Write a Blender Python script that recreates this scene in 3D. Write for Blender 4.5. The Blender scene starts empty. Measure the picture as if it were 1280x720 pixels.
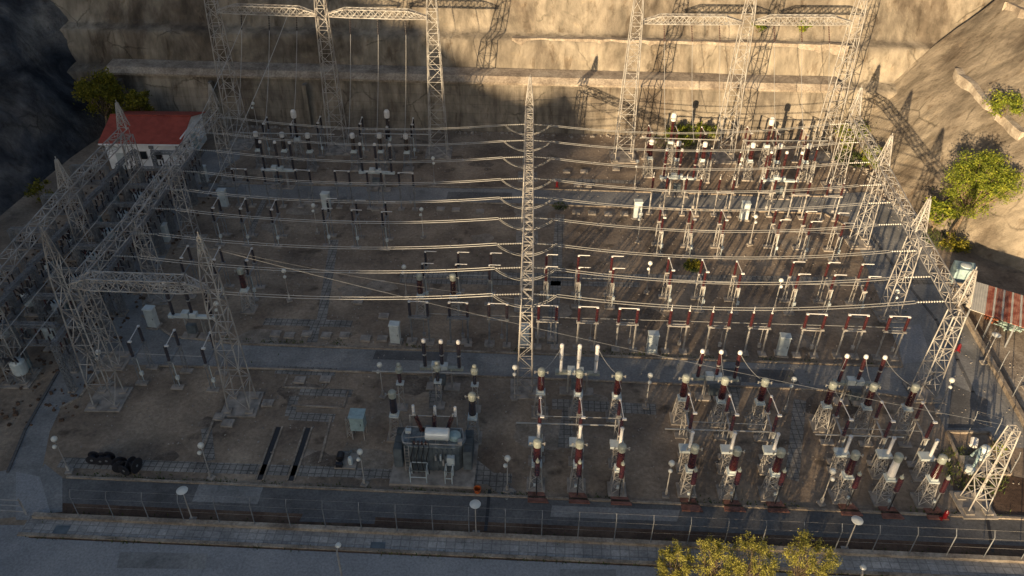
import bpy, bmesh, random
from math import *
from mathutils import Vector, noise, Matrix
random.seed(7)
scene = bpy.context.scene
COL = scene.collection
# ---------------------------------------------------------------- survey camera
H = 46.0; F = 996.0; PITCH = radians(36.0); ROLL = radians(0.7)
def _ray(px, py):
    x = (px-640)/F; y = -(py-360)/F
    xr = x*cos(ROLL)-y*sin(ROLL); yr = x*sin(ROLL)+y*cos(ROLL)
    return (xr, cos(PITCH)+yr*sin(PITCH), -sin(PITCH)+yr*cos(PITCH))
def G(px, py, h=0.0):
    """point of the site at height h that was surveyed at this spot of the photograph"""
    d = _ray(px, py); t = (h-H)/d[2]
    return Vector((d[0]*t, d[1]*t, h))
def g0(px, py, h):
    p = G(px, py, h); p.z = 0; return p
def AT(px, py, Y):
    d = _ray(px, py); t = Y/d[1]
    return Vector((d[0]*t, Y, H+d[2]*t))
SITE = radians(-2.25)      # the yard's long axis is turned a little from the view

# ---------------------------------------------------------------- materials
def new_mat(name):
    m = bpy.data.materials.new(name); m.use_nodes = True
    nt = m.node_tree; b = nt.nodes['Principled BSDF']
    return m, nt, b
def simple(name, col, rough=0.6, metal=0.0, var=0.15, scale=3.0, spec=0.5, bump=0.0, dirt=None):
    m, nt, b = new_mat(name); N = nt.nodes; L = nt.links
    b.inputs['Roughness'].default_value = rough
    b.inputs['Metallic'].default_value = metal
    b.inputs['Specular IOR Level'].default_value = spec
    geo = N.new('ShaderNodeNewGeometry')
    no = N.new('ShaderNodeTexNoise'); no.inputs['Scale'].default_value = scale; no.inputs['Detail'].default_value = 5
    L.new(geo.outputs['Position'], no.inputs['Vector'])
    r = N.new('ShaderNodeValToRGB')
    d = dirt if dirt else tuple(c*(1-var*2) for c in col)
    r.color_ramp.elements[0].position = 0.3; r.color_ramp.elements[0].color = (*d, 1)
    r.color_ramp.elements[1].position = 0.62; r.color_ramp.elements[1].color = (*[min(1, c*(1+var*.4)) for c in col], 1)
    L.new(no.outputs['Fac'], r.inputs['Fac']); L.new(r.outputs['Color'], b.inputs['Base Color'])
    if bump:
        bp = N.new('ShaderNodeBump'); bp.inputs['Strength'].default_value = bump; bp.inputs['Distance'].default_value = 0.05
        n2 = N.new('ShaderNodeTexNoise'); n2.inputs['Scale'].default_value = scale*6; n2.inputs['Detail'].default_value = 6
        L.new(geo.outputs['Position'], n2.inputs['Vector'])
        L.new(n2.outputs['Fac'], bp.inputs['Height']); L.new(bp.outputs['Normal'], b.inputs['Normal'])
    return m
def ground_mat(name, cols, scale=0.25, fine=6.0, rough=0.95, bump=0.6, bdist=0.08, stretch=(1, 1, 1), tiles=None, spots=None):
    """cols: dark, mid, light; broad patches x fine grain"""
    m, nt, b = new_mat(name); N = nt.nodes; L = nt.links
    b.inputs['Roughness'].default_value = rough; b.inputs['Specular IOR Level'].default_value = 0.25
    geo = N.new('ShaderNodeNewGeometry')
    mp = N.new('ShaderNodeMapping'); mp.inputs['Scale'].default_value = stretch
    L.new(geo.outputs['Position'], mp.inputs['Vector'])
    n1 = N.new('ShaderNodeTexNoise'); n1.inputs['Scale'].default_value = scale; n1.inputs['Detail'].default_value = 8; n1.inputs['Roughness'].default_value = 0.62
    L.new(mp.outputs['Vector'], n1.inputs['Vector'])
    r = N.new('ShaderNodeValToRGB'); e = r.color_ramp.elements
    e[0].position = 0.32; e[0].color = (*cols[0], 1); e[1].position = 0.68; e[1].color = (*cols[2], 1)
    k = e.new(0.5); k.color = (*cols[1], 1)
    L.new(n1.outputs['Fac'], r.inputs['Fac'])
    n2 = N.new('ShaderNodeTexNoise'); n2.inputs['Scale'].default_value = fine; n2.inputs['Detail'].default_value = 8; n2.inputs['Roughness'].default_value = 0.75
    L.new(geo.outputs['Position'], n2.inputs['Vector'])
    mr = N.new('ShaderNodeMapRange'); mr.inputs['From Min'].default_value = 0.3; mr.inputs['From Max'].default_value = 0.7
    mr.inputs['To Min'].default_value = 0.6; mr.inputs['To Max'].default_value = 1.25
    L.new(n2.outputs['Fac'], mr.inputs['Value'])
    mx = N.new('ShaderNodeVectorMath'); mx.operation = 'SCALE'
    L.new(r.outputs['Color'], mx.inputs[0]); L.new(mr.outputs['Result'], mx.inputs['Scale'])
    out = mx.outputs['Vector']
    if spots:       # dark oil / damp stains with an outline of their own
        vo = N.new('ShaderNodeTexNoise'); vo.inputs['Scale'].default_value = spots[0]; vo.inputs['Detail'].default_value = 3
        mp2 = N.new('ShaderNodeMapping'); mp2.inputs['Location'].default_value = (13, 7, 0)
        L.new(geo.outputs['Position'], mp2.inputs['Vector']); L.new(mp2.outputs['Vector'], vo.inputs['Vector'])
        m2 = N.new('ShaderNodeMapRange'); m2.inputs['From Min'].default_value = 0.60; m2.inputs['From Max'].default_value = 0.70
        m2.inputs['To Min'].default_value = 1.0; m2.inputs['To Max'].default_value = spots[1]
        L.new(vo.outputs['Fac'], m2.inputs['Value'])
        m3 = N.new('ShaderNodeVectorMath'); m3.operation = 'SCALE'
        L.new(out, m3.inputs[0]); L.new(m2.outputs['Result'], m3.inputs['Scale']); out = m3.outputs['Vector']
    if tiles:
        bt = N.new('ShaderNodeTexBrick'); bt.inputs['Scale'].default_value = 1.0
        bt.inputs['Brick Width'].default_value = tiles[0]; bt.inputs['Row Height'].default_value = tiles[1]
        bt.inputs['Mortar Size'].default_value = tiles[2]; bt.offset = tiles[4] if len(tiles) > 4 else 0.0
        bt.inputs['Color1'].default_value = (1, 1, 1, 1); bt.inputs['Color2'].default_value = (.8, .8, .8, 1)
        bt.inputs['Mortar'].default_value = (tiles[3],)*3+(1,)
        mp3 = N.new('ShaderNodeMapping'); mp3.inputs['Rotation'].default_value = tiles[5] if len(tiles) > 5 else (0, 0, -SITE)
        L.new(geo.outputs['Position'], mp3.inputs['Vector']); L.new(mp3.outputs['Vector'], bt.inputs['Vector'])
        mm = N.new('ShaderNodeVectorMath'); mm.operation = 'MULTIPLY'
        L.new(out, mm.inputs[0]); L.new(bt.outputs['Color'], mm.inputs[1]); out = mm.outputs['Vector']
    L.new(out, b.inputs['Base Color'])
    bp = N.new('ShaderNodeBump'); bp.inputs['Strength'].default_value = bump; bp.inputs['Distance'].default_value = bdist
    L.new(n2.outputs['Fac'], bp.inputs['Height']); L.new(bp.outputs['Normal'], b.inputs['Normal'])
    return m
def rock_mat(name, cols, streak=(0.35, 0.35, 0.05), bump=0.8, grid=None):
    """weathered shotcrete / concrete: tan, with vertical run-off streaks and stains"""
    m, nt, b = new_mat(name); N = nt.nodes; L = nt.links
    b.inputs['Roughness'].default_value = 0.95; b.inputs['Specular IOR Level'].default_value = 0.2
    geo = N.new('ShaderNodeNewGeometry')
    n0 = N.new('ShaderNodeTexNoise'); n0.inputs['Scale'].default_value = 0.13; n0.inputs['Detail'].default_value = 9; n0.inputs['Roughness'].default_value = 0.6
    n0.inputs['Distortion'].default_value = 0.8
    L.new(geo.outputs['Position'], n0.inputs['Vector'])
    r = N.new('ShaderNodeValToRGB'); e = r.color_ramp.elements
    e[0].position = 0.34; e[0].color = (*cols[0], 1); e[1].position = 0.66; e[1].color = (*cols[2], 1)
    k = e.new(0.48); k.color = (*cols[1], 1)
    L.new(n0.outputs['Fac'], r.inputs['Fac'])
    mp = N.new('ShaderNodeMapping'); mp.inputs['Scale'].default_value = streak
    L.new(geo.outputs['Position'], mp.inputs['Vector'])
    n1 = N.new('ShaderNodeTexNoise'); n1.inputs['Scale'].default_value = 2.2; n1.inputs['Detail'].default_value = 7; n1.inputs['Roughness'].default_value = 0.6
    L.new(mp.outputs['Vector'], n1.inputs['Vector'])
    mr = N.new('ShaderNodeMapRange'); mr.inputs['From Min'].default_value = 0.33; mr.inputs['From Max'].default_value = 0.62
    mr.inputs['To Min'].default_value = 0.55; mr.inputs['To Max'].default_value = 1.1
    L.new(n1.outputs['Fac'], mr.inputs['Value'])
    sc = N.new('ShaderNodeVectorMath'); sc.operation = 'SCALE'
    L.new(r.outputs['Color'], sc.inputs[0]); L.new(mr.outputs['Result'], sc.inputs['Scale']); out = sc.outputs['Vector']
    for (scl, lo, hi, to, col, st) in ((.075, .50, .60, .9, (.50, .47, .46), (1, 1, .6)), (1.1, .56, .66, .85, (.55, .50, .46), streak), (.35, .58, .70, .8, (1.28, 1.22, 1.12), (1, 1, 2.2))):
        m4 = N.new('ShaderNodeMapping'); m4.inputs['Scale'].default_value = st; m4.inputs['Location'].default_value = (scl*31, 17, 5)
        L.new(geo.outputs['Position'], m4.inputs['Vector'])
        n4 = N.new('ShaderNodeTexNoise'); n4.inputs['Scale'].default_value = scl*(2.4 if st is streak else 1); n4.inputs['Detail'].default_value = 10; n4.inputs['Roughness'].default_value = .68; n4.inputs['Distortion'].default_value = .4
        L.new(m4.outputs['Vector'], n4.inputs['Vector'])
        r4 = N.new('ShaderNodeMapRange'); r4.inputs['From Min'].default_value = lo; r4.inputs['From Max'].default_value = hi; r4.inputs['To Max'].default_value = to
        L.new(n4.outputs['Fac'], r4.inputs['Value'])
        mx4 = N.new('ShaderNodeMix'); mx4.data_type = 'VECTOR'; mx4.factor_mode = 'UNIFORM'
        mu = N.new('ShaderNodeVectorMath'); mu.operation = 'MULTIPLY'; L.new(out, mu.inputs[0]); mu.inputs[1].default_value = col
        L.new(r4.outputs['Result'], mx4.inputs['Factor']); L.new(out, mx4.inputs[4]); L.new(mu.outputs['Vector'], mx4.inputs[5]); out = mx4.outputs[1]
    vw = N.new('ShaderNodeVectorMath'); vw.operation = 'MULTIPLY_ADD'; vw.inputs[1].default_value = (3.5, 3.5, 3.5)
    L.new(n0.outputs['Color'], vw.inputs[0]); L.new(geo.outputs['Position'], vw.inputs[2])
    vc = N.new('ShaderNodeTexVoronoi'); vc.feature = 'DISTANCE_TO_EDGE'; vc.inputs['Scale'].default_value = .16
    L.new(vw.outputs['Vector'], vc.inputs['Vector'])
    cr = N.new('ShaderNodeMapRange'); cr.inputs['From Min'].default_value = .0; cr.inputs['From Max'].default_value = .022; cr.inputs['To Min'].default_value = 1.0; cr.inputs['To Max'].default_value = 0.0
    L.new(vc.outputs['Distance'], cr.inputs['Value'])
    cm = N.new('ShaderNodeMapRange'); cm.inputs['From Min'].default_value = .50; cm.inputs['From Max'].default_value = .60
    L.new(n0.outputs['Fac'], cm.inputs['Value'])
    cf = N.new('ShaderNodeMath'); cf.operation = 'MULTIPLY'; L.new(cr.outputs['Result'], cf.inputs[0]); L.new(cm.outputs['Result'], cf.inputs[1])
    c2 = N.new('ShaderNodeMapRange'); c2.inputs['To Min'].default_value = 1.0; c2.inputs['To Max'].default_value = .42; L.new(cf.outputs[0], c2.inputs['Value'])
    c3 = N.new('ShaderNodeVectorMath'); c3.operation = 'SCALE'; L.new(out, c3.inputs[0]); L.new(c2.outputs['Result'], c3.inputs['Scale']); out = c3.outputs['Vector']
    if grid:
        bt = N.new('ShaderNodeTexBrick'); bt.offset = 0
        bt.inputs['Scale'].default_value = 1; bt.inputs['Brick Width'].default_value = grid[0]; bt.inputs['Row Height'].default_value = grid[1]
        bt.inputs['Mortar Size'].default_value = 0.03; bt.inputs['Mortar Smooth'].default_value = 0.6
        bt.inputs['Color1'].default_value = (1, 1, 1, 1); bt.inputs['Color2'].default_value = (.86, .86, .87, 1); bt.inputs['Mortar'].default_value = (.66, .65, .64, 1)
        sx = N.new('ShaderNodeSeparateXYZ'); cx = N.new('ShaderNodeCombineXYZ')
        L.new(geo.outputs['Position'], sx.inputs[0]); L.new(sx.outputs['X'], cx.inputs['X']); L.new(sx.outputs['Z'], cx.inputs['Y'])
        L.new(cx.outputs[0], bt.inputs['Vector'])
        mm = N.new('ShaderNodeVectorMath'); mm.operation = 'MULTIPLY'
        L.new(out, mm.inputs[0]); L.new(bt.outputs['Color'], mm.inputs[1]); out = mm.outputs['Vector']
    L.new(out, b.inputs['Base Color'])
    n3 = N.new('ShaderNodeTexNoise'); n3.inputs['Scale'].default_value = 1.3; n3.inputs['Detail'].default_value = 10; n3.inputs['Roughness'].default_value = 0.7
    L.new(geo.outputs['Position'], n3.inputs['Vector'])
    bp = N.new('ShaderNodeBump'); bp.inputs['Strength'].default_value = bump; bp.inputs['Distance'].default_value = 0.45
    L.new(n3.outputs['Fac'], bp.inputs['Height']); L.new(bp.outputs['Normal'], b.inputs['Normal'])
    return m
M = {}
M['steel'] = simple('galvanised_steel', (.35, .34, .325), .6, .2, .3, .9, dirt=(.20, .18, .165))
M['steel_dark'] = simple('weathered_shaded_steel', (.20, .21, .225), .6, .2, .2, 2.5)  # darker copy of the galvanised steel, standing for shade on the shaded rows
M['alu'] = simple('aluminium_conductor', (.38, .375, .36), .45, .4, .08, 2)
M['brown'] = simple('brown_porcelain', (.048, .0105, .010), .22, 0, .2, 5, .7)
M['black'] = simple('dark_porcelain', (.022, .014, .016), .25, 0, .2, 5, .7)  # darker copy of the brown porcelain, shade put into it for the shaded rows
M['white'] = simple('white_porcelain', (.58, .57, .56), .35, 0, .06, 4)
M['cap'] = simple('pale_painted_cap', (.29, .31, .275), .45, 0, .12, 5)
M['paint'] = simple('pale_grey_paint', (.46, .51, .52), .5, 0, .10, 2)
M['green'] = simple('grey_green_paint', (.27, .36, .34), .5, 0, .12, 3)
M['teal'] = simple('blue_grey_paint', (.26, .36, .38), .5, 0, .12, 3)
M['tank'] = simple('transformer_grey_paint', (.10, .12, .135), .5, 0, .2, 2)
M['concrete'] = simple('footing_concrete', (.30, .27, .24), .9, 0, .22, 1.6, .3, .3)
M['redpad'] = simple('red_oxide_footing', (.20, .095, .075), .9, 0, .25, 2, .3, .3)
M['cable'] = simple('black_cable', (.015, .015, .018), .5, 0, .1, 3)
M['wall_white'] = simple('white_render', (.78, .80, .82), .85, 0, .10, .9, .3)
M['roof_red'] = None
M['lampglobe'] = simple('opal_globe', (.55, .56, .53), .3, 0, .05, 3)
M['red'] = simple('red_enamel', (.15, .008, .012), .35, 0, .15, 4)
M['orange'] = simple('orange_plastic', (.45, .10, .02), .45, 0, .15, 4)
M['rubber'] = simple('dark_rubber', (.012, .013, .02), .7, 0, .2, 4)
M['glass'] = simple('dark_window_glass', (.02, .025, .03), .1, 0, .1, 2)
M['bark'] = simple('bark', (.20, .15, .10), .9, 0, .25, 6, .2, .5)
M['brick'] = simple('orange_brick_debris', (.34, .12, .06), .9, 0, .25, 3, .2)
M['ground'] = ground_mat('yard_earth', [(.13, .10, .078), (.235, .183, .138), (.355, .28, .208)], .21, 3.2, spots=(.45, .5))
M['asphalt'] = ground_mat('asphalt', [(.16, .16, .16), (.22, .218, .215), (.28, .275, .265)], .3, 5, bump=.3, bdist=.03, spots=(.35, .72))
M['asphalt_dark'] = ground_mat('old_dark_asphalt', [(.080, .080, .082), (.115, .113, .114), (.17, .165, .16)], .3, 5, bump=.35, bdist=.03, spots=(.3, .75))
M['street'] = ground_mat('street_asphalt', [(.20, .205, .215), (.26, .262, .27), (.31, .31, .31)], .16, 6, bump=.25, bdist=.02, spots=(.25, .82))
M['dirt'] = ground_mat('reddish_soil', [(.055, .035, .026), (.10, .064, .046), (.15, .105, .075)], .35, 4)
M['paving'] = ground_mat('pavement_slabs', [(.20, .195, .195), (.32, .31, .30), (.42, .40, .38)], .3, 5, bump=.3, bdist=.03, tiles=(.62, .55, .035, .62))
M['covers'] = ground_mat('trench_cover_slabs', [(.15, .14, .13), (.25, .235, .215), (.36, .335, .305)], .5, 5, bump=.3, bdist=.03, tiles=(.5, .5, .04, .45))
M['soil_dark'] = ground_mat('damp_soil', [(.075, .058, .048), (.15, .12, .095), (.24, .195, .155)], .5, 4)
M['covers_dust'] = ground_mat('dusty_gravel', [(.16, .135, .11), (.25, .21, .17), (.34, .29, .24)], .6, 4)
M['plinth'] = ground_mat('plinth_concrete', [(.16, .13, .105), (.27, .225, .18), (.38, .33, .27)], .5, 4, bump=.4, bdist=.04)
M['wallrock'] = rock_mat('shotcrete', [(.125, .107, .088), (.22, .19, .152), (.31, .27, .215)], bump=.4)
M['concwall'] = rock_mat('board_marked_concrete', [(.13, .113, .096), (.23, .20, .163), (.32, .28, .225)], (.45, .45, .07), .5, grid=(2.4, 1.2))
M['sloperock'] = rock_mat('shotcreted_slope', [(.145, .122, .097), (.225, .19, .148), (.30, .257, .20)], (.10, .35, .22), .55)
M['pale'] = ground_mat('pale_new_concrete', [(.24, .20, .16), (.38, .33, .27), (.52, .47, .39)], .9, 4)
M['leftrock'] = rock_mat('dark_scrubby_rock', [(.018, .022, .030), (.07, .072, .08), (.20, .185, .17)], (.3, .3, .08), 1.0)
M['hill'] = ground_mat('wooded_hillside', [(.02, .03, .012), (.04, .05, .02), (.08, .075, .04)], .03, .5)
M['grass'] = ground_mat('rough_grass', [(.03, .045, .012), (.06, .085, .02), (.11, .12, .035)], .8, 8)
def leaf_mat(name, a, b_, c):
    m, nt, b = new_mat(name); N = nt.nodes; L = nt.links
    b.inputs['Roughness'].default_value = .6; b.inputs['Specular IOR Level'].default_value = .25
    geo = N.new('ShaderNodeNewGeometry'); no = N.new('ShaderNodeTexNoise'); no.inputs['Scale'].default_value = 1.7; no.inputs['Detail'].default_value = 4
    L.new(geo.outputs['Position'], no.inputs['Vector'])
    ad = N.new('ShaderNodeMath'); ad.operation = 'ADD'; L.new(no.outputs['Fac'], ad.inputs[0])
    rn = N.new('ShaderNodeMath'); rn.operation = 'MULTIPLY_ADD'; L.new(geo.outputs['Random Per Island'], rn.inputs[0]); rn.inputs[1].default_value = .5; rn.inputs[2].default_value = -.25
    L.new(rn.outputs[0], ad.inputs[1])
    r = N.new('ShaderNodeValToRGB'); e = r.color_ramp.elements
    e[0].position = .25; e[0].color = (*a, 1); e[1].position = .8; e[1].color = (*c, 1); k = e.new(.5); k.color = (*b_, 1)
    L.new(ad.outputs[0], r.inputs['Fac']); L.new(r.outputs['Color'], b.inputs['Base Color'])
    b.inputs['Subsurface Weight'].default_value = 0.0
    tr = N.new('ShaderNodeBsdfTranslucent'); mx = N.new('ShaderNodeMixShader'); mx.inputs[0].default_value = .3
    L.new(r.outputs['Color'], tr.inputs['Color']); out = N['Material Output']
    L.new(b.outputs[0], mx.inputs[1]); L.new(tr.outputs[0], mx.inputs[2]); L.new(mx.outputs[0], out.inputs['Surface'])
    return m
M['leaf_green'] = leaf_mat('bright_green_leaves', (.06, .09, .012), (.17, .21, .022), (.33, .34, .04))
M['leaf_yellow'] = leaf_mat('yellowing_leaves', (.10, .10, .02), (.26, .245, .05), (.44, .40, .10))
M['leaf_dark'] = leaf_mat('olive_leaves', (.06, .07, .008), (.15, .14, .016), (.27, .23, .025))
def roof_mat(name, base, other, w, rot):
    m, nt, b = new_mat(name); N = nt.nodes; L = nt.links
    b.inputs['Roughness'].default_value = .75
    geo = N.new('ShaderNodeNewGeometry'); mp = N.new('ShaderNodeMapping'); mp.inputs['Rotation'].default_value = (0, 0, rot)
    L.new(geo.outputs['Position'], mp.inputs['Vector'])
    wv = N.new('ShaderNodeTexWave'); wv.inputs['Scale'].default_value = w; wv.bands_direction = 'X'; wv.inputs['Distortion'].default_value = .0
    L.new(mp.outputs['Vector'], wv.inputs['Vector'])
    no = N.new('ShaderNodeTexNoise'); no.inputs['Scale'].default_value = 1.3; no.inputs['Detail'].default_value = 6
    L.new(geo.outputs['Position'], no.inputs['Vector'])
    r = N.new('ShaderNodeValToRGB'); e = r.color_ramp.elements
    e[0].position = .38; e[0].color = (*base, 1); e[1].position = .62; e[1].color = (*other, 1)
    L.new(no.outputs['Fac'], r.inputs['Fac'])
    bp = N.new('ShaderNodeBump'); bp.inputs['Strength'].default_value = .7; bp.inputs['Distance'].default_value = .06
    L.new(wv.outputs['Fac'], bp.inputs['Height']); L.new(bp.outputs['Normal'], b.inputs['Normal'])
    L.new(r.outputs['Color'], b.inputs['Base Color'])
    return m
M['roof_red'] = roof_mat('red_roof_tiles', (.25, .042, .026), (.32, .060, .038), 2.0, 0)
M['rust'] = roof_mat('rusted_corrugated_sheet', (.20, .038, .02), (.36, .16, .11), 2.2, radians(20))
M['zinc'] = roof_mat('bare_corrugated_sheet', (.36, .35, .32), (.46, .44, .40), 2.2, radians(20))

# ---------------------------------------------------------------- mesh builder
class MB:
    def __init__(s): s.v = []; s.f = []
    def add(s, vs, fs):
        o = len(s.v); s.v += [tuple(v) for v in vs]; s.f += [tuple(i+o for i in f) for f in fs]; return s
    def box(s, c, d, rz=0.0, taper=1.0):
        x, y, z = d[0]/2, d[1]/2, d[2]/2; cr, sr = cos(rz), sin(rz); vs = []
        for dz, k in ((-z, 1), (z, taper)):
            for a, b in ((-x, -y), (x, -y), (x, y), (-x, y)):
                a *= k; b *= k
                vs.append((c[0]+a*cr-b*sr, c[1]+a*sr+b*cr, c[2]+dz))
        return s.add(vs, [(3, 2, 1, 0), (4, 5, 6, 7), (0, 1, 5, 4), (1, 2, 6, 5), (2, 3, 7, 6), (3, 0, 4, 7)])
    def bar(s, p, q, w, n=4, w2=None, cap=True):
        p = Vector(p); q = Vector(q); d = q-p
        if d.length < 1e-6: return s
        d.normalize(); u = d.orthogonal() if abs(d.z) > .95 else d.cross(Vector((0, 0, 1)))
        u.normalize(); t = d.cross(u); w2 = w if w2 is None else w2; vs = []
        for c, r in ((p, w/2), (q, w2/2)):
            for i in range(n):
                a = 2*pi*(i+.5)/n; k = r*(1.3 if n == 4 else 1)
                vs.append(c+u*cos(a)*k+t*sin(a)*k)
        fs = [(i, (i+1) % n, n+(i+1) % n, n+i) for i in range(n)]
        if cap: fs += [tuple(range(n-1, -1, -1)), tuple(range(n, 2*n))]
        return s.add(vs, fs)
    def tube(s, pts, r, n=5):
        for a, b in zip(pts[:-1], pts[1:]): s.bar(a, b, 2*r, n)
        return s
    def lathe(s, c, prof, n=12, axis=None):
        c = Vector(c); ax = Vector(axis).normalized() if axis else Vector((0, 0, 1))
        u = ax.orthogonal().normalized(); t = ax.cross(u); vs = []
        for r, z in prof:
            for i in range(n):
                a = 2*pi*i/n; vs.append(c+ax*z+u*cos(a)*r+t*sin(a)*r)
        m = len(prof)
        fs = [(j*n+i, j*n+(i+1) % n, (j+1)*n+(i+1) % n, (j+1)*n+i) for j in range(m-1) for i in range(n)]
        fs += [tuple(range(n-1, -1, -1)), tuple((m-1)*n+i for i in range(n))]
        return s.add(vs, fs)
    def ball(s, c, r, n=12, sz=1.0):
        k = 7
        return s.lathe(c, [(max(.001, r*sin(pi*j/k)), -r*cos(pi*j/k)*sz) for j in range(k+1)], n)
    def sheds(s, c, r, h, n=12, ratio=.66, pitch=.13, axis=None, r2=None):
        r2 = r if r2 is None else r2
        k = max(4, int(h/pitch)); prof = [(r*ratio, 0)]
        for j in range(k):
            z0 = h*j/k; dz = h/k; rr = r+(r2-r)*(j/k)
            prof += [(rr*ratio, z0+dz*.2), (rr, z0+dz*.4), (rr*.97, z0+dz*.55), (rr*ratio, z0+dz*.85)]
        prof.append((r2*ratio, h))
        return s.lathe(c, prof, n, axis)
    def lattice(s, p, q, w0, w1, npan, side, t=.07, td=.045, dbl=True):
        """square lattice column or beam from p to q, section w0 -> w1 (number or pair)"""
        p = Vector(p); q = Vector(q); d = (q-p); Lg = d.length; d.normalize()
        u = Vector(side); u = (u-d*u.dot(d)).normalized(); v = d.cross(u)
        if not hasattr(w0, '__len__'): w0 = (w0, w0)
        if not hasattr(w1, '__len__'): w1 = (w1, w1)
        # panels get shorter as the section narrows
        a0, a1 = max(w0), max(w1); ks = [1.0]
        for i in range(npan-1): ks.append(ks[-1]*(a1/a0)**(1/max(1, npan)))
        tot = sum(ks); ts = [0]
        for k in ks: ts.append(ts[-1]+k/tot)
        def corner(f, i):
            a = w0[0]+(w1[0]-w0[0])*f; b = w0[1]+(w1[1]-w0[1])*f
            sx, sy = ((-1, -1), (1, -1), (1, 1), (-1, 1))[i]
            return p+d*(Lg*f)+u*(sx*a/2)+v*(sy*b/2)
        for i in range(4): s.bar(corner(0, i), corner(1, i), t)
        for k in range(npan):
            fa, fb = ts[k], ts[k+1]
            for i in range(4):
                j = (i+1) % 4
                a, b = (i, j) if (k+i) % 2 else (j, i)
                s.bar(corner(fa, a), corner(fb, b), td, cap=False)
                if dbl: s.bar(corner(fa, b), corner(fb, a), td, cap=False)
                if k: s.bar(corner(fa, i), corner(fa, j), td, cap=False)
        for i in range(4): s.bar(corner(1, i), corner(1, (i+1) % 4), td)
        return s
    def obj(s, name, mat, parent=None, loc=None, smooth=False):
        me = bpy.data.meshes.new(name); me.from_pydata(s.v, [], s.f); me.materials.append(M[mat] if isinstance(mat, str) else mat)
        if smooth:
            for p in me.polygons: p.use_smooth = True
        me.update(); o = bpy.data.objects.new(name, me); COL.objects.link(o)
        if parent: o.parent = parent
        if loc is not None: o.location = loc
        return o
def tag(o, label, cat, group=None):
    o['label'] = label; o['category'] = cat
    if group: o['group'] = group
    return o
def thing(name, label, cat, loc=(0, 0, 0), rz=0.0, group=None):
    o = bpy.data.objects.new(name, None); COL.objects.link(o); o.empty_display_size = .3
    o.location = loc; o.rotation_euler = (0, 0, rz); return tag(o, label, cat, group)
def struct(name, mb, mat, smooth=False):
    o = mb.obj(name, mat, smooth=smooth); o['kind'] = 'structure'; return o
def dup(root, loc, rz, label, group=None, scale=None):
    r = root.copy(); COL.objects.link(r); r.location = loc; r.rotation_euler = (0, 0, rz); r['label'] = label
    if group: r['group'] = group
    for ch in list(root.children):
        c = ch.copy(); COL.objects.link(c); c.parent = r
        for g in list(ch.children):
            d = g.copy(); COL.objects.link(d); d.parent = c
    return r
class Kind:
    """first call places the built thing itself, later calls copy it"""
    def __init__(s, make): s.make = make; s.root = None
    def put(s, loc, label, group, rz=SITE):
        if s.root is None:
            s.root = s.make(); r = s.root; r.location = loc; r.rotation_euler = (0, 0, rz); r['label'] = label; r['group'] = group; return r
        return dup(s.root, loc, rz, label, group)
ORD = ['leftmost', 'second from the left', 'third from the left', 'fourth from the left', 'fifth from the left', 'sixth from the left', 'seventh from the left', 'eighth from the left',
       'ninth from the left', 'tenth from the left', 'eleventh from the left', 'twelfth from the left', 'thirteenth from the left', 'fourteenth from the left', 'fifteenth from the left', 'sixteenth from the left']
def od(i, n):
    if n == 1: return 'only'
    if n == 3: return ('left', 'middle', 'right')[i]
    if i == n-1: return 'rightmost'
    if i == n-2 and n > 4: return 'second from the right'
    if i == n-3 and n > 7: return 'third from the right'
    return ORD[i]

# ================================================================ SETTING
def sheet(name, pts, z, mat, thick=0.0):
    mb = MB(); n = len(pts)
    if thick:
        vs = [(p[0], p[1], z) for p in pts]+[(p[0], p[1], z+thick) for p in pts]
        mb.add(vs, [tuple(range(n-1, -1, -1)), tuple(range(n, 2*n))]+[(i, (i+1) % n, n+(i+1) % n, n+i) for i in range(n)])
        # keep winding outward whichever way the outline was given
        area = sum(pts[i][0]*pts[(i+1) % n][1]-pts[(i+1) % n][0]*pts[i][1] for i in range(n))
        if area < 0: mb.f = [tuple(reversed(f)) for f in mb.f]
    else:
        mb.add([(p[0], p[1], z) for p in pts], [tuple(range(n))])
        area = sum(pts[i][0]*pts[(i+1) % n][1]-pts[(i+1) % n][0]*pts[i][1] for i in range(n))
        if area < 0: mb.f = [tuple(reversed(f)) for f in mb.f]
    return struct(name, mb, mat)
def px(*pp): return [G(*p) for p in pp]
S = Vector((cos(SITE), sin(SITE), 0)); T = Vector((-sin(SITE), cos(SITE), 0))   # site axes
def site_y(p, X): return p[1]+(X-p[0])*tan(SITE)

mb = MB(); mb.add([(-1600, -1600, 0), (1600, -1600, 0), (1600, 1600, 0), (-1600, 1600, 0)], [(0, 1, 2, 3)])
struct('ground', mb, 'ground')

# front service road, fence strip, pavement, street (all parallel to the fence)
def band(name, yl0, yl1, mat, z, x0=-70, x1=90, thick=0, xl=0):
    """band between two lines given by photo y at photo x=640"""
    a = G(640, yl0); b = G(640, yl1); s = tan(SITE)
    pts = [(x0, b.y+s*(x0-b.x)), (x1, b.y+s*(x1-b.x)), (x1, a.y+s*(x1-a.x)), (x0, a.y+s*(x0-a.x))]
    return sheet(name, pts, z, mat, thick)
band('service_road', 622.5, 654, 'asphalt_dark', .004, -34.5, 41)
band('verge', 654, 672.5, 'dirt', .008, -33.5, 60)
band('pavement', 671.5, 696, 'paving', -.06, -33.5, 90, .10)
band('gutter', 696, 700.5, 'dirt', .004, -33.5, 90)
band('street', 700.5, 1500, 'street', .008, -120, 120)
sheet('street_corner', px((-60, 655), (36, 657), (36, 700), (-60, 700)), .012, 'street')
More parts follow.
